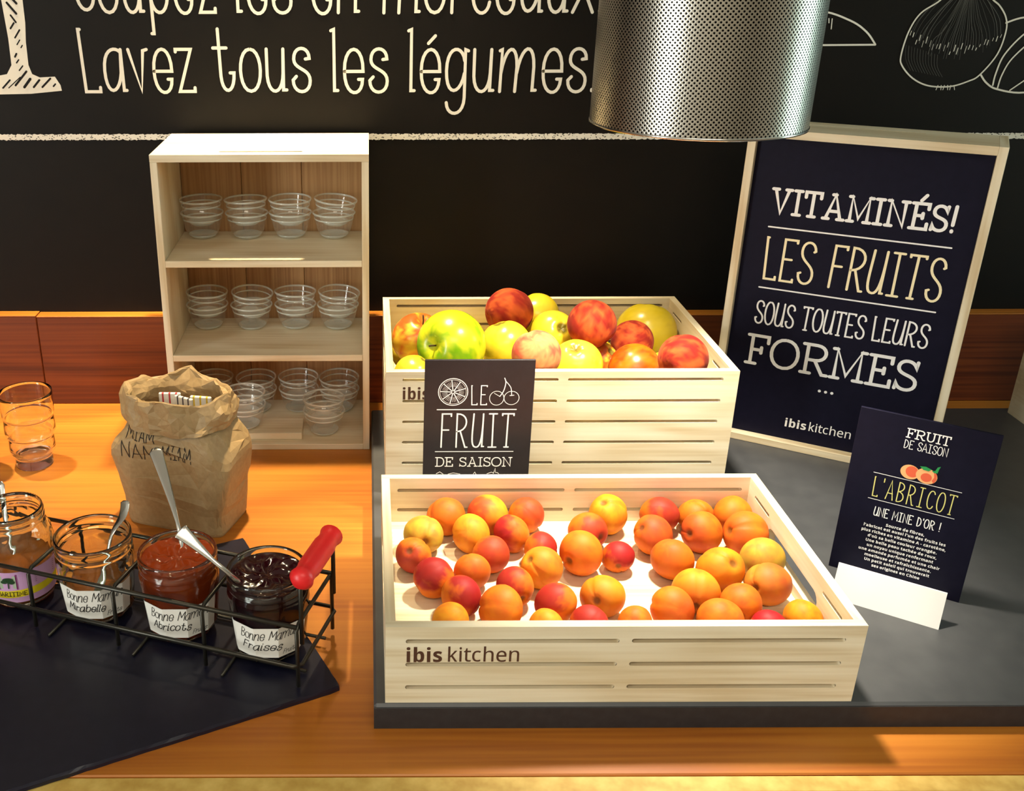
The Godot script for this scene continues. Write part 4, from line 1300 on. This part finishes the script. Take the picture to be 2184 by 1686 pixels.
func jam_jar(label: String, at: Vector3, jam: Material, jam_label: String, level: float, words: Array) -> void:
	var t := thing("jam_jar", label, "jar", at, 0.0, "jam jars in the wire rack")
	var rings := [[0.0, 0.0, 0.0], [0.0, 0.0290, 1.0], [0.0012, 0.0318, 1.0], [0.006, 0.0345, 1.0], [0.030, 0.0372, 1.0], [0.050, 0.0388, 1.0], [0.058, 0.0400, 0.7], [0.064, 0.0402, 0.1], [0.069, 0.0396, 0.0], [0.0720, 0.0384, 0.0], [0.0735, 0.0384, 0.0], [0.0748, 0.0396, 0.0], [0.0765, 0.0396, 0.0], [0.0780, 0.0388, 0.0], [0.0815, 0.0388, 0.0], [0.0830, 0.0395, 0.0], [0.0870, 0.0395, 0.0], [0.0890, 0.0392, 0.0], [0.0900, 0.0382, 0.0],
		[0.0896, 0.0370, 0.0], [0.0870, 0.0364, 0.0], [0.0740, 0.0360, 0.0], [0.066, 0.0372, 0.0], [0.058, 0.0374, 0.5], [0.050, 0.0362, 0.9], [0.030, 0.0346, 0.9], [0.008, 0.0318, 0.9], [0.005, 0.0285, 0.8], [0.0045, 0.0, 0.0]]
	part(t, "glass", vessel(rings), mats.jar_glass)
	# jam, a hair inside the glass, with a spooned-out top
	var st := st_new(true)
	var n := FastNoiseLite.new()
	n.seed = int(level * 1000.0)
	n.frequency = 55.0
	var side := [[0.0042, 0.0275, 0.8], [0.008, 0.0326, 0.9], [0.030, 0.0353, 0.9], [0.050, 0.0369, 0.9], [0.058, 0.0381, 0.5], [0.066, 0.0379, 0.0], [0.074, 0.0367, 0.0], [0.085, 0.0369, 0.0]]
	var body := [[0.0042, 0.0, 0.0]]
	for s in side:
		if s[0] < level - 0.002:
			body.append(s)
	var last: Array = body[body.size() - 1]
	body.append([level, last[1], last[2]])
	for f in [0.92, 0.8, 0.66, 0.52, 0.38, 0.25, 0.12]:
		body.append([level - 0.003 * (1.0 - f), last[1] * f, last[2] * f])
	body.append([level - 0.003, 0.0, 0.0])
	var seg := 48
	for k in body.size() - 1:
		var a: Array = body[k]
		var b: Array = body[k + 1]
		for s in seg:
			var q := []
			for e in [[a, s], [a, (s + 1) % seg], [b, (s + 1) % seg], [b, s]]:
				var th: float = TAU * e[1] / seg
				var r := facet(th, e[0][1], e[0][2])
				var p := Vector3(r * cos(th), e[0][0], -r * sin(th))
				if e[0][0] > level - 0.004 and e[0][1] < last[1] * 0.95:
					p.y += n.get_noise_2d(p.x, p.z) * 0.0055
				q.append(p)
			if a[1] < 1e-6:
				tri(st, q[0], q[2], q[3])
			elif b[1] < 1e-6:
				tri(st, q[0], q[1], q[2])
			else:
				quad(st, q[0], q[1], q[2], q[3])
	part(t, "jam", done(st), jam).set_meta("label", jam_label)
	if words.is_empty():
		return
	# paper label round the front facets, with script lettering
	var mid := -1.50
	var radius := func(h: float) -> float: return lerpf(0.0345, 0.0388, clampf((h - 0.006) / 0.044, 0, 1))
	var on := func(lift: float) -> Callable:
		return func(p: Vector2) -> Vector3:
			var th: float = mid + p.x / 0.037
			var r: float = facet(th, radius.call(p.y), 1.0) + lift
			return Vector3(r * cos(th), p.y, -r * sin(th))
	st = st_new(false)
	var half := 0.0455
	var cells := 40
	for k in cells:
		var u0 := lerpf(-half, half, float(k) / cells)
		var u1 := lerpf(-half, half, float(k + 1) / cells)
		for m in 4:
			var v0 := lerpf(0.0090, 0.0455, m / 4.0)
			var v1 := lerpf(0.0090, 0.0455, (m + 1) / 4.0)
			var o: Callable = on.call(0.0006)
			ink(st, Vector2(u0, v0), Vector2(u1, v0), Vector2(u1, v1), o)
			ink(st, Vector2(u0, v0), Vector2(u1, v1), Vector2(u0, v1), o)
	var lab := part(t, "paper_label", done(st), mats.paper_label)
	st = st_new(false)
	var o2: Callable = on.call(0.0009)
	dense = 0.0015
	write(st, hand, "Bonne", -0.030, -0.005, 0.0310, 0.0115, 0.0007, o2, 0.06, 0.22)
	write(st, hand, "Maman", 0.000, 0.031, 0.0315, 0.0115, 0.0007, o2, 0.05, 0.22)
	write(st, hand, words[0], -0.029, 0.012, 0.0185, 0.0092, 0.0009, o2, 0.08, 0.2)
	write(st, hand, words[1], 0.014, 0.030, 0.0120, 0.0052, 0.0005, o2, 0.08, 0.2)
	dense = 0.0
	part(lab, "lettering", done(st), mats.black_ink)

# a spoon: flat bar along pts with the given half widths
func spoon(label: String, pts: PackedVector3Array, widths: PackedFloat32Array, side: Vector3) -> void:
	var st := st_new(true)
	var path := spline3(pts, 6)
	var n := path.size()
	var rings := []
	for k in n:
		var f := float(k) / (n - 1) * (widths.size() - 1)
		var i := mini(int(f), widths.size() - 2)
		var w := lerpf(widths[i], widths[i + 1], f - i)
		var t := (path[mini(k + 1, n - 1)] - path[maxi(k - 1, 0)]).normalized()
		var s := (side - t * side.dot(t)).normalized()
		var b := t.cross(s)
		if k == 0 or k == n - 1:
			w *= 0.45
		var ring_ := PackedVector3Array()
		for q in 14:
			var a := TAU * q / 14.0
			ring_.append(path[k] + s * cos(a) * w + b * sin(a) * (0.0008 + 0.0005 * (1.0 - minf(w / 0.006, 1.0))))
		rings.append(ring_)
	for k in n - 1:
		for q in 14:
			var q2 := (q + 1) % 14
			quad(st, rings[k][q], rings[k][q2], rings[k + 1][q2], rings[k + 1][q])
	for q in 14:
		var q2 := (q + 1) % 14
		tri(st, path[0], rings[0][q2], rings[0][q])
		tri(st, path[n - 1], rings[n - 1][q], rings[n - 1][q2])
	solo("spoon", done(st), mats.steel, label, "spoon", Vector3.ZERO, "spoons in the jam jars")

func bar(t: Node3D, pts: Array, r := 0.0016, bend := false) -> void:
	var p := PackedVector3Array()
	for q in pts:
		p.append(Vector3(q[0], q[1], q[2]))
	part(t, "wire", tube(spline3(p, 5) if bend else p, r, 8), mats.dark_wire)

func build_jam_rack() -> void:
	var t := thing("wire_rack", "black wire rack with a red handle holding jam jars", "rack", Vector3(-0.0674, SLATE, -0.7633), -0.325)
	var pitch := 0.0975
	var deep := -0.0925
	var long := -4.0 * pitch
	var top := 0.069
	var lowh := 0.026
	var foot := 0.0018
	bar(t, [[long, top, 0], [0.0, top, 0]], 0.0023)
	bar(t, [[long, top, deep], [0.0, top, deep]], 0.0023)
	bar(t, [[long, lowh, 0.0032], [-0.003, lowh, 0.0032], [0.0035, lowh, -0.003], [0.0035, lowh, deep + 0.003], [-0.003, lowh, deep - 0.0032], [long, lowh, deep - 0.0032]], 0.0021)
	for k in 5:
		var x := -pitch * k
		bar(t, [[x, foot, 0], [x, top - 0.004, 0], [x, top + 0.0005, -0.006], [x, top + 0.0005, deep + 0.006], [x, top - 0.004, deep], [x, foot, deep]], 0.0021)
		if k > 0:
			bar(t, [[x + 0.022, foot + 0.0002, 0.010], [x + 0.022, foot + 0.0002, deep]], 0.0017)
	bar(t, [[long, foot + 0.002, -0.020], [0.0, foot + 0.002, -0.020]], 0.0017)
	bar(t, [[long, foot + 0.002, deep + 0.020], [0.0, foot + 0.002, deep + 0.020]], 0.0017)
	# end handle: two risers and a red grip across
	bar(t, [[0.0036, top - 0.02, -0.004], [0.0036, 0.110, -0.004], [0.0036, 0.1175, -0.010]], 0.0023)
	bar(t, [[0.0036, top - 0.02, deep + 0.004], [0.0036, 0.110, deep + 0.004], [0.0036, 0.1175, deep + 0.010]], 0.0023)
	var g := PackedVector3Array()
	var radii := PackedFloat32Array()
	for k in 15:
		var f := k / 14.0
		g.append(Vector3(0.0036, 0.1185, lerpf(-0.001, deep + 0.001, f)))
		var e := minf(f, 1.0 - f)
		radii.append(0.62 if k == 0 or k == 14 else (1.06 if e < 0.1 else (0.90 if e < 0.22 else 1.0)))
	part(t, "handle", tube(g, 0.0112, 20, null, radii), mats.red_plastic).set_meta("label", "red plastic grip")
	# jars
	var strawberry := mat("jam_dark", Color(0.16, 0.02, 0.05), 0.12)
	var apricot := mat("jam_orange", Color(0.56, 0.21, 0.06), 0.12)
	var amber := mat("jam_amber", Color(0.55, 0.30, 0.07), 0.15)
	var spots := []
	for k in 4:
		spots.append(t.transform * Vector3(-0.0487 - pitch * k, 0.0060, -0.046))
	jam_jar("jar of dark red jam at the rack's handle end", spots[0], strawberry, "dark red jam", 0.083, ["Fraises", "Fruits"])
	jam_jar("jar of orange-red jam filled to the brim, between two others", spots[1], apricot, "orange-red jam", 0.083, ["Abricots", "Fruits"])
	jam_jar("nearly empty jam jar with amber jam at the bottom", spots[2], amber, "amber jam", 0.030, ["Mirabelle", "Fruits"])
	honey_jar(spots[3] + Vector3(0.002, 0, 0.004))
	spoon("long steel spoon standing in the orange-red jam, leaning back towards the paper bag", PackedVector3Array([Vector3(-0.184, 0.055, -0.835), Vector3(-0.1905, 0.090, -0.872), Vector3(-0.1966, 0.1117, -0.890), Vector3(-0.2110, 0.1390, -0.920), Vector3(-0.2267, 0.1656, -0.950)]), PackedFloat32Array([0.004, 0.0022, 0.0022, 0.0048, 0.0078]), Vector3(0.92, 0.03, -0.24))
	spoon("steel spoon in the dark jam with its handle lying over the orange-red jam", PackedVector3Array([Vector3(-0.100, 0.060, -0.812), Vector3(-0.1310, 0.1015, -0.8075), Vector3(-0.1500, 0.1180, -0.8120), Vector3(-0.1690, 0.1330, -0.8200), Vector3(-0.1810, 0.1420, -0.8250)]), PackedFloat32Array([0.006, 0.0022, 0.0024, 0.0056, 0.0085]), Vector3(0.65, 0.54, -0.51))
	spoon("small steel spoon standing in the nearly empty jar", PackedVector3Array([Vector3(-0.286, 0.026, -0.862), Vector3(-0.2730, 0.062, -0.876), Vector3(-0.2660, 0.0950, -0.8900), Vector3(-0.2570, 0.1080, -0.9080), Vector3(-0.2555, 0.1200, -0.9190)]), PackedFloat32Array([0.008, 0.0022, 0.0022, 0.0050, 0.0058]), Vector3(1, 0, 0.5))
	spoon("dark spoon handle in the honey jar at the left edge", PackedVector3Array([Vector3(-0.380, 0.045, -0.915), Vector3(-0.3890, 0.090, -0.930), Vector3(-0.3970, 0.125, -0.952)]), PackedFloat32Array([0.004, 0.003, 0.005]), Vector3(1, 0, 0.3))

func honey_jar(at: Vector3) -> void:
	var t := thing("jam_jar", "knobbly glass jar with a pink and yellow label at the left edge", "jar", at, 0.0, "jam jars in the wire rack")
	var st := st_new(true)
	var rings := [[0.0, 0.0], [0.0, 0.029], [0.002, 0.0325], [0.008, 0.0345], [0.045, 0.0375], [0.056, 0.0385], [0.066, 0.0385], [0.075, 0.0375], [0.083, 0.0350], [0.088, 0.0325], [0.090, 0.0315], [0.0915, 0.0315], [0.0925, 0.0330], [0.0945, 0.0330], [0.0955, 0.0315], [0.098, 0.0315], [0.099, 0.0328], [0.101, 0.0328], [0.102, 0.0318], [0.1045, 0.0318], [0.1055, 0.0310], [0.1052, 0.0298], [0.100, 0.0290], [0.089, 0.0288], [0.082, 0.0325], [0.072, 0.0352], [0.056, 0.0360], [0.010, 0.0320], [0.006, 0.029], [0.005, 0.0]]
	var seg := 64
	for k in rings.size() - 1:
		var a: Array = rings[k]
		var b: Array = rings[k + 1]
		for s in seg:
			var q := []
			for e in [[a, s, k], [a, (s + 1) % seg, k], [b, (s + 1) % seg, k + 1], [b, s, k + 1]]:
				var th: float = TAU * e[1] / seg
				var r: float = e[0][1]
				if e[2] >= 5 and e[2] <= 8:      # knobs round the shoulder
					r += 0.0009 * cos(16.0 * th + PI * (e[2] % 2))
				q.append(Vector3(r * cos(th), e[0][0], -r * sin(th)))
			if a[1] < 1e-6:
				tri(st, q[0], q[2], q[3])
			elif b[1] < 1e-6:
				tri(st, q[0], q[1], q[2])
			else:
				quad(st, q[0], q[1], q[2], q[3])
	part(t, "glass", done(st), mats.jar_glass)
	part(t, "honey", lathe(PackedVector2Array([Vector2(0, 0.0045), Vector2(0.0295, 0.0056), Vector2(0.0326, 0.010), Vector2(0.0357, 0.040), Vector2(0.0357, 0.046), Vector2(0.030, 0.0445), Vector2(0, 0.044)]), 40), mat("honey_amber", Color(0.62, 0.33, 0.08), 0.15))
	var mid := -1.05
	var on := func(lift: float) -> Callable:
		return func(p: Vector2) -> Vector3:
			var th: float = mid + p.x / 0.037
			var r: float = lerpf(0.0345, 0.0378, (p.y - 0.008) / 0.040) + lift
			return Vector3(r * cos(th), p.y, -r * sin(th))
	var band := func(y0: Callable, y1: Callable, lift: float) -> ArrayMesh:
		var b := st_new(false)
		for k in 36:
			var u0 := lerpf(-0.055, 0.045, k / 36.0)
			var u1 := lerpf(-0.055, 0.045, (k + 1) / 36.0)
			var o: Callable = on.call(lift)
			ink(b, Vector2(u0, y0.call(u0)), Vector2(u1, y0.call(u1)), Vector2(u1, y1.call(u1)), o)
			ink(b, Vector2(u0, y0.call(u0)), Vector2(u1, y1.call(u1)), Vector2(u0, y1.call(u0)), o)
		return done(b)
	var lab := part(t, "paper_label", band.call(func(_u): return 0.010, func(_u): return 0.049, 0.0005), mat("label_pink", Color(0.80, 0.62, 0.80), 0.7))
	part(lab, "yellow_band", band.call(func(u): return 0.0175 + u * 0.05, func(u): return 0.0265 + u * 0.05, 0.0008), mat("label_yellow", Color(0.90, 0.82, 0.10), 0.7))
	st = st_new(false)
	write(st, hand, "MARITIME", -0.034, -0.002, 0.0188, 0.0052, 0.0007, on.call(0.0011), 0.10)
	for q in 6:
		stroke(st, PackedVector2Array([Vector2(0.008, 0.044 - q * 0.0024), Vector2(0.034, 0.045 - q * 0.0024)]), 0.0004, on.call(0.0011))
	part(lab, "lettering", done(st), mats.black_ink)
	st = st_new(false)
	fill(st, PackedVector2Array([Vector2(-0.030, 0.027), Vector2(-0.010, 0.027), Vector2(-0.010, 0.046), Vector2(-0.030, 0.046)]), on.call(0.0009))
	part(lab, "picture_border", done(st), mat("label_magenta", Color(0.50, 0.16, 0.42), 0.7))
	st = st_new(false)
	fill(st, PackedVector2Array([Vector2(-0.0285, 0.0285), Vector2(-0.0115, 0.0285), Vector2(-0.0115, 0.0445), Vector2(-0.0285, 0.0445)]), on.call(0.0011))
	part(lab, "picture", done(st), mat("label_sky", Color(0.66, 0.72, 0.62), 0.7))
	st = st_new(false)
	for q in [[-0.019, 0.040, 0.0055, 0.0028], [-0.0155, 0.037, 0.0032, 0.0024], [-0.023, 0.0375, 0.0036, 0.0022]]:
		fill(st, disc(Vector2(q[0], q[1]), q[2], q[3]), on.call(0.0013))
	stroke(st, PackedVector2Array([Vector2(-0.0195, 0.0295), Vector2(-0.0190, 0.038)]), 0.0012, on.call(0.0013))
	part(lab, "picture_tree", done(st), mat("label_green", Color(0.10, 0.24, 0.10), 0.7))

# ---------------------------------------------------------------- paper bag

const BAG := [[0.0, 0.0640, 0.0385, 9.0], [0.004, 0.0655, 0.0400, 9.0], [0.030, 0.0690, 0.0420, 9.0], [0.060, 0.0750, 0.0450, 8.0], [0.090, 0.0800, 0.0470, 7.0], [0.108, 0.0790, 0.0475, 5.0], [0.124, 0.0690, 0.0450, 3.6], [0.138, 0.0570, 0.0410, 3.0], [0.148, 0.0530, 0.0390, 2.6], [0.160, 0.0545, 0.0410, 2.4], [0.171, 0.0590, 0.0455, 2.4],
	[0.1745, 0.0625, 0.0485, 2.4], [0.1725, 0.0655, 0.0510, 2.4], [0.158, 0.0690, 0.0530, 2.5], [0.144, 0.0700, 0.0535, 2.6], [0.1350, 0.0680, 0.0520, 2.6]]

var bag_noise: FastNoiseLite
var bag_fold: FastNoiseLite

func bag_point(row: float, th: float) -> Vector3:
	var i := mini(int(row), BAG.size() - 2)
	var f := row - i
	var h := lerpf(BAG[i][0], BAG[i + 1][0], f)
	var wx := lerpf(BAG[i][1], BAG[i + 1][1], f)
	var wz := lerpf(BAG[i][2], BAG[i + 1][2], f)
	var e := lerpf(BAG[i][3], BAG[i + 1][3], f)
	var c := cos(th)
	var s := sin(th)
	var p := Vector3(wx * signf(c) * pow(absf(c), 2.0 / e), h, -wz * signf(s) * pow(absf(s), 2.0 / e))
	return bag_crumple(p, row)

func bag_crumple(p: Vector3, row: float) -> Vector3:
	var out := Vector3(p.x / 0.07, 0, p.z / 0.045).normalized()
	var calm := smoothstep(0.0, 0.02, p.y)
	var big := bag_noise.get_noise_3d(p.x, p.y * 0.8, p.z)
	var fold := bag_fold.get_noise_3d(p.x, p.y * 1.3, p.z)
	var strength := 0.0034 + 0.0075 * smoothstep(0.085, 0.13, p.y)
	p += out * calm * (big * strength + fold * 0.0018)
	var low := smoothstep(0.10, 0.08, p.y)
	p -= out * low * 0.0022 * (exp(-pow((p.y - 0.050 - p.x * 0.05) / 0.0028, 2.0)) + 0.7 * exp(-pow((p.y - 0.027 + p.x * 0.04) / 0.0026, 2.0)))
	if p.z > 0.0:      # a deep slanting crease on the right of the front, a hollow beside it
		var across := (p.x - 0.030) + (p.y - 0.075) * 0.55
		p -= out * 0.0065 * exp(-pow(across / 0.010, 2.0)) * smoothstep(0.045, 0.075, p.y) * smoothstep(0.14, 0.12, p.y)
	if row > 10.0:
		p.y += big * 0.011
		p += out * bag_noise.get_noise_3d(p.x * 1.7 + 3.0, p.y, p.z * 1.7) * 0.006
	return p

func build_bag() -> void:
	bag_noise = FastNoiseLite.new()
	bag_noise.seed = 21
	bag_noise.frequency = 20.0
	bag_noise.fractal_octaves = 2
	bag_fold = FastNoiseLite.new()
	bag_fold.seed = 14
	bag_fold.noise_type = FastNoiseLite.TYPE_CELLULAR
	bag_fold.cellular_return_type = FastNoiseLite.RETURN_DISTANCE2_SUB
	bag_fold.frequency = 24.0
	bag_fold.fractal_type = FastNoiseLite.FRACTAL_NONE
	var x := Vector3(cos(0.333), 0, sin(0.333))
	var z := Vector3(-sin(0.333), 0, cos(0.333))
	var at := Vector3(-0.1779, 0.0003, -1.0312) - x * 0.0640 - z * 0.0400
	var t := thing("paper_bag", "crumpled brown paper bag with its top rolled down", "bag", at, -0.333)
	var st := st_new(false)
	var seg := 44
	var rows := 32
	var net := []
	var rng := RandomNumberGenerator.new()
	rng.seed = 9
	for k in rows + 1:
		var line := PackedVector3Array()
		for q in seg:
			var calm := 0.0 if k == 0 or k == rows else 1.0
			line.append(bag_point(clampf((BAG.size() - 1.0) * (k + calm * rng.randf_range(-0.3, 0.3)) / rows, 0.0, BAG.size() - 1.0), TAU * (q + calm * rng.randf_range(-0.3, 0.3)) / seg))
		net.append(line)
	for k in rows:
		for q in seg:
			var e := (q + 1) % seg
			if (k * 7 + q * 3) % 5 < 2:
				tri(st, net[k][q], net[k][e], net[k + 1][e])
				tri(st, net[k][q], net[k + 1][e], net[k + 1][q])
			else:
				tri(st, net[k][q], net[k][e], net[k + 1][q])
				tri(st, net[k][e], net[k + 1][e], net[k + 1][q])
	for q in seg:
		tri(st, Vector3(0, 0, 0), net[0][(q + 1) % seg], net[0][q])
	part(t, "paper", done(st), mats.kraft_paper)
	# words scrawled on the front in marker
	var faces := []      # the paper's front, below the rolled top
	for k in int(rows * 8.6 / 15.0):
		for q in seg:
			var e := (q + 1) % seg
			if net[k][q].z > 0.012 and net[k + 1][e].z > 0.012:
				faces.append([net[k][q], net[k][e], net[k + 1][e]])
				faces.append([net[k][q], net[k + 1][e], net[k + 1][q]])
				faces.append([net[k][q], net[k][e], net[k + 1][q]])
				faces.append([net[k][e], net[k + 1][e], net[k + 1][q]])
	var on := func(p: Vector2) -> Vector3:
		var best := 0.030
		for f in faces:
			if absf(f[0].x - p.x) < 0.02 and absf(f[0].y - p.y) < 0.02:
				var hit = Geometry3D.ray_intersects_triangle(Vector3(p.x, p.y, 0.2), Vector3(0, 0, -1), f[0], f[1], f[2])
				if hit != null:
					best = maxf(best, hit.z)
		return Vector3(p.x, p.y, best + 0.0006)
	st = st_new(false)
	dense = 0.0015
	write(st, hand, "NAM", -0.058, -0.012, 0.0960, 0.0190, 0.0010, on, 0.12)
	write(st, hand, "MIAM", -0.002, 0.034, 0.0990, 0.0190, 0.0010, on, 0.12)
	write(st, hand, "MIAM", -0.052, -0.012, 0.1190, 0.0150, 0.0010, on, 0.12)
	dense = 0.0
	part(t, "lettering", done(st), mats.black_ink)
	# sachets standing in the bag
	for q in [[-0.010, 0.004, 0.3, "white sachet with red stripes in the paper bag, left one", Color(0.75, 0.25, 0.28)], [0.012, 0.010, -0.2, "white sachet with grey stripes in the paper bag, middle one", Color(0.30, 0.28, 0.32)], [0.030, 0.002, 0.15, "white sachet with yellow stripes in the paper bag, right one", Color(0.85, 0.72, 0.20)]]:
		var p: Vector3 = t.transform * Vector3(q[0], 0.1100, q[1])
		var s := thing("sachet", q[3], "sachet", p, -0.333 + q[2], "sachets in the paper bag")
		part(s, "wrapper", box(Vector3(0.026, 0.115, 0.004), 0.0012), mats.paper_label)
		for k in 3:
			part(s, "stripe", box(Vector3(0.0035, 0.1152, 0.0042), 0.0012), mat("sachet_stripe_%s" % q[3].substr(18, 4), q[4], 0.6), Vector3(-0.008 + k * 0.008, 0, 0))

# ---------------------------------------------------------------- tumblers

func build_tumblers() -> void:
	# three stacked tiers, each wider than the one below, with a thick foot
	var glass_wall := spline(PackedVector2Array([Vector2(0.0, 0.0), Vector2(0.0225, 0.0), Vector2(0.0242, 0.0014), Vector2(0.0248, 0.0060), Vector2(0.0246, 0.0150), Vector2(0.0266, 0.0190), Vector2(0.0296, 0.0215), Vector2(0.0304, 0.0270), Vector2(0.0298, 0.0400), Vector2(0.0300, 0.0440), Vector2(0.0328, 0.0475), Vector2(0.0336, 0.0530), Vector2(0.0330, 0.0680), Vector2(0.0326, 0.0720), Vector2(0.0342, 0.0750), Vector2(0.0346, 0.0900), Vector2(0.0350, 0.1062), Vector2(0.0344, 0.1074)]), 3)
	glass_wall.append_array(spline(PackedVector2Array([Vector2(0.0334, 0.1066), Vector2(0.0328, 0.0900), Vector2(0.0322, 0.0760), Vector2(0.0310, 0.0720), Vector2(0.0312, 0.0560), Vector2(0.0302, 0.0490), Vector2(0.0280, 0.0430), Vector2(0.0280, 0.0290), Vector2(0.0262, 0.0220), Vector2(0.0215, 0.0150), Vector2(0.0130, 0.0115), Vector2(0.0, 0.0105)]), 3))
	var m := lathe(glass_wall, 56)
	for q in [[Vector3(-0.4600, 0.0002, -1.2290), "empty tiered glass tumbler standing whole at the left"], [Vector3(-0.5330, 0.0002, -1.2080), "glass tumbler cut off by the left edge of the picture"]]:
		solo("tumbler", m, mats.clear_glass, q[1], "tumbler", q[0], "glass tumblers at the left edge")

# ---------------------------------------------------------------- lamps

func build_pendant() -> void:
	var r := 0.1
	var y0 := 0.4985
	var hgt := 0.42
	var t := thing("pendant_lamp", "perforated steel cylinder lamp hanging over the fruit", "lamp", Vector3(0.3140, y0, -0.978))
	# perforated steel: staggered round holes in the sheet
	var n := 48
	var colour := Image.create(n, n, false, Image.FORMAT_RGB8)
	var height := Image.create(n, n, false, Image.FORMAT_RGB8)
	for j in n:
		for i in n:
			var u := (i + 0.5) / n
			var v := (j + 0.5) / n
			var d := 9.0
			for c in [Vector2(0, 0), Vector2(1, 0), Vector2(0, 1), Vector2(1, 1), Vector2(0.5, 0.5)]:
				d = minf(d, Vector2(u, v).distance_to(c))
			var hole := smoothstep(0.25, 0.16, d)
			colour.set_pixel(i, j, Color(0.74, 0.72, 0.68).lerp(Color(0.05, 0.05, 0.05), hole))
			var up := smoothstep(0.14, 0.40, d)
			height.set_pixel(i, j, Color(up, up, up))
	var m := mat("perforated_steel", Color.WHITE, 0.30, 1.0)
	m.albedo_texture = ImageTexture.create_from_image(colour)
	height.bump_map_to_normal_map(2.0)
	m.normal_enabled = true
	m.normal_texture = ImageTexture.create_from_image(height)
	m.normal_scale = 0.35
	m.uv1_scale = Vector3(143, 98, 1)
	var st := st_new(true)
	var seg := 96
	for s in seg:
		var a := TAU * s / seg
		var b := TAU * (s + 1) / seg
		var q := [[a, 0.0, s, 1.0], [b, 0.0, s + 1, 1.0], [b, hgt, s + 1, 0.0], [a, 0.0, s, 1.0], [b, hgt, s + 1, 0.0], [a, hgt, s, 0.0]]
		for k in [0, 2, 1, 3, 5, 4]:
			st.set_uv(Vector2(float(q[k][2]) / seg, q[k][3]))
			st.set_normal(Vector3(cos(q[k][0]), 0, -sin(q[k][0])))
			st.add_vertex(Vector3(r * cos(q[k][0]), q[k][1], -r * sin(q[k][0])))
	st.generate_tangents()
	part(t, "shade", st.commit(), m)
	part(t, "shade_lining", lathe(PackedVector2Array([Vector2(r - 0.0005, 0.0), Vector2(r - 0.0015, 0.0), Vector2(r - 0.0015, hgt - 0.002)]), 72), mat("lamp_lining", Color(0.82, 0.80, 0.76), 0.4, 0.6))
	part(t, "rim", lathe(PackedVector2Array([Vector2(r - 0.0016, -0.0012), Vector2(r + 0.0006, -0.0012), Vector2(r + 0.0008, 0.0008), Vector2(r - 0.0002, 0.0016)]), 72), mats.steel)
	part(t, "cap", lathe(PackedVector2Array([Vector2(0, hgt - 0.004), Vector2(r - 0.0004, hgt - 0.004), Vector2(r - 0.0002, hgt), Vector2(0.012, hgt + 0.004), Vector2(0.012, hgt + 0.03), Vector2(0, hgt + 0.03)]), 48), mats.steel)
	part(t, "cable", tube(PackedVector3Array([Vector3(0, hgt + 0.028, 0), Vector3(0, 1.748 - y0, 0)]), 0.003, 8), mats.black_ink)
	part(t, "socket", lathe(PackedVector2Array([Vector2(0, 0.265), Vector2(0.022, 0.265), Vector2(0.024, 0.31), Vector2(0.016, hgt - 0.004), Vector2(0, hgt - 0.004)]), 24), mats.dark_wire)
	var g := mat("bulb_glow", Color(1, 1, 1), 0.5)
	g.emission_enabled = true
	g.emission = Color(1.0, 0.90, 0.72)
	g.emission_energy_multiplier = 6.0
	part(t, "bulb", lathe(PackedVector2Array([Vector2(0, 0.195), Vector2(0.016, 0.199), Vector2(0.028, 0.211), Vector2(0.032, 0.227), Vector2(0.028, 0.245), Vector2(0.018, 0.264), Vector2(0, 0.2645)]), 24), g)
	var l := SpotLight3D.new()
	l.name = "pendant_light"
	l.light_color = Color(1.0, 0.95, 0.86)
	l.light_energy = PENDANT
	l.light_size = 0.03
	l.spot_range = 6.0
	l.spot_attenuation = 2.0
	l.spot_angle = 62.0
	l.spot_angle_attenuation = 0.4
	l.shadow_enabled = true
	l.rotation.x = -PI / 2
	t.add_child(l)
	l.position = Vector3(0, 0.185, 0)

func build_spot_lamps() -> void:
	# small spotlights on the ceiling close to the wall, above the picture
	for q in [[Vector3(-0.058, 1.40, -1.388), SPOT, "small black spotlight high above the crate shelf"], [Vector3(-0.72, 1.40, -1.39), SPOT * 0.9, "small black spotlight high above the tumblers"]]:
		var t := thing("spot_lamp", q[2], "lamp", q[0], 0.0, "spotlights under the ceiling")
		part(t, "housing", lathe(PackedVector2Array([Vector2(0.030, 0.004), Vector2(0.034, 0.0), Vector2(0.036, 0.0), Vector2(0.036, 0.11), Vector2(0.030, 0.115), Vector2(0.0, 0.115)]), 32), mats.dark_wire)
		part(t, "stem", tube(PackedVector3Array([Vector3(0, 0.112, 0), Vector3(0, 0.349, 0)]), 0.006, 10), mats.dark_wire)
		var g := mat("spot_glow", Color(1, 1, 1), 0.5)
		g.emission_enabled = true
		g.emission = Color(1.0, 0.90, 0.70)
		g.emission_energy_multiplier = 8.0
		part(t, "light_lens", lathe(PackedVector2Array([Vector2(0, 0.006), Vector2(0.031, 0.006), Vector2(0.031, 0.010), Vector2(0, 0.010)]), 32), g)
		var l := SpotLight3D.new()
		l.name = "spot_light"
		l.light_color = Color(1.0, 0.91, 0.74)
		l.light_energy = q[1]
		l.light_size = 0.03
		l.spot_range = 6.0
		l.spot_attenuation = 2.0
		l.spot_angle = 27.0
		l.spot_angle_attenuation = 1.0
		l.shadow_enabled = true
		l.rotation.x = -PI / 2
		t.add_child(l)
		l.position = Vector3(0, 0.0, 0)
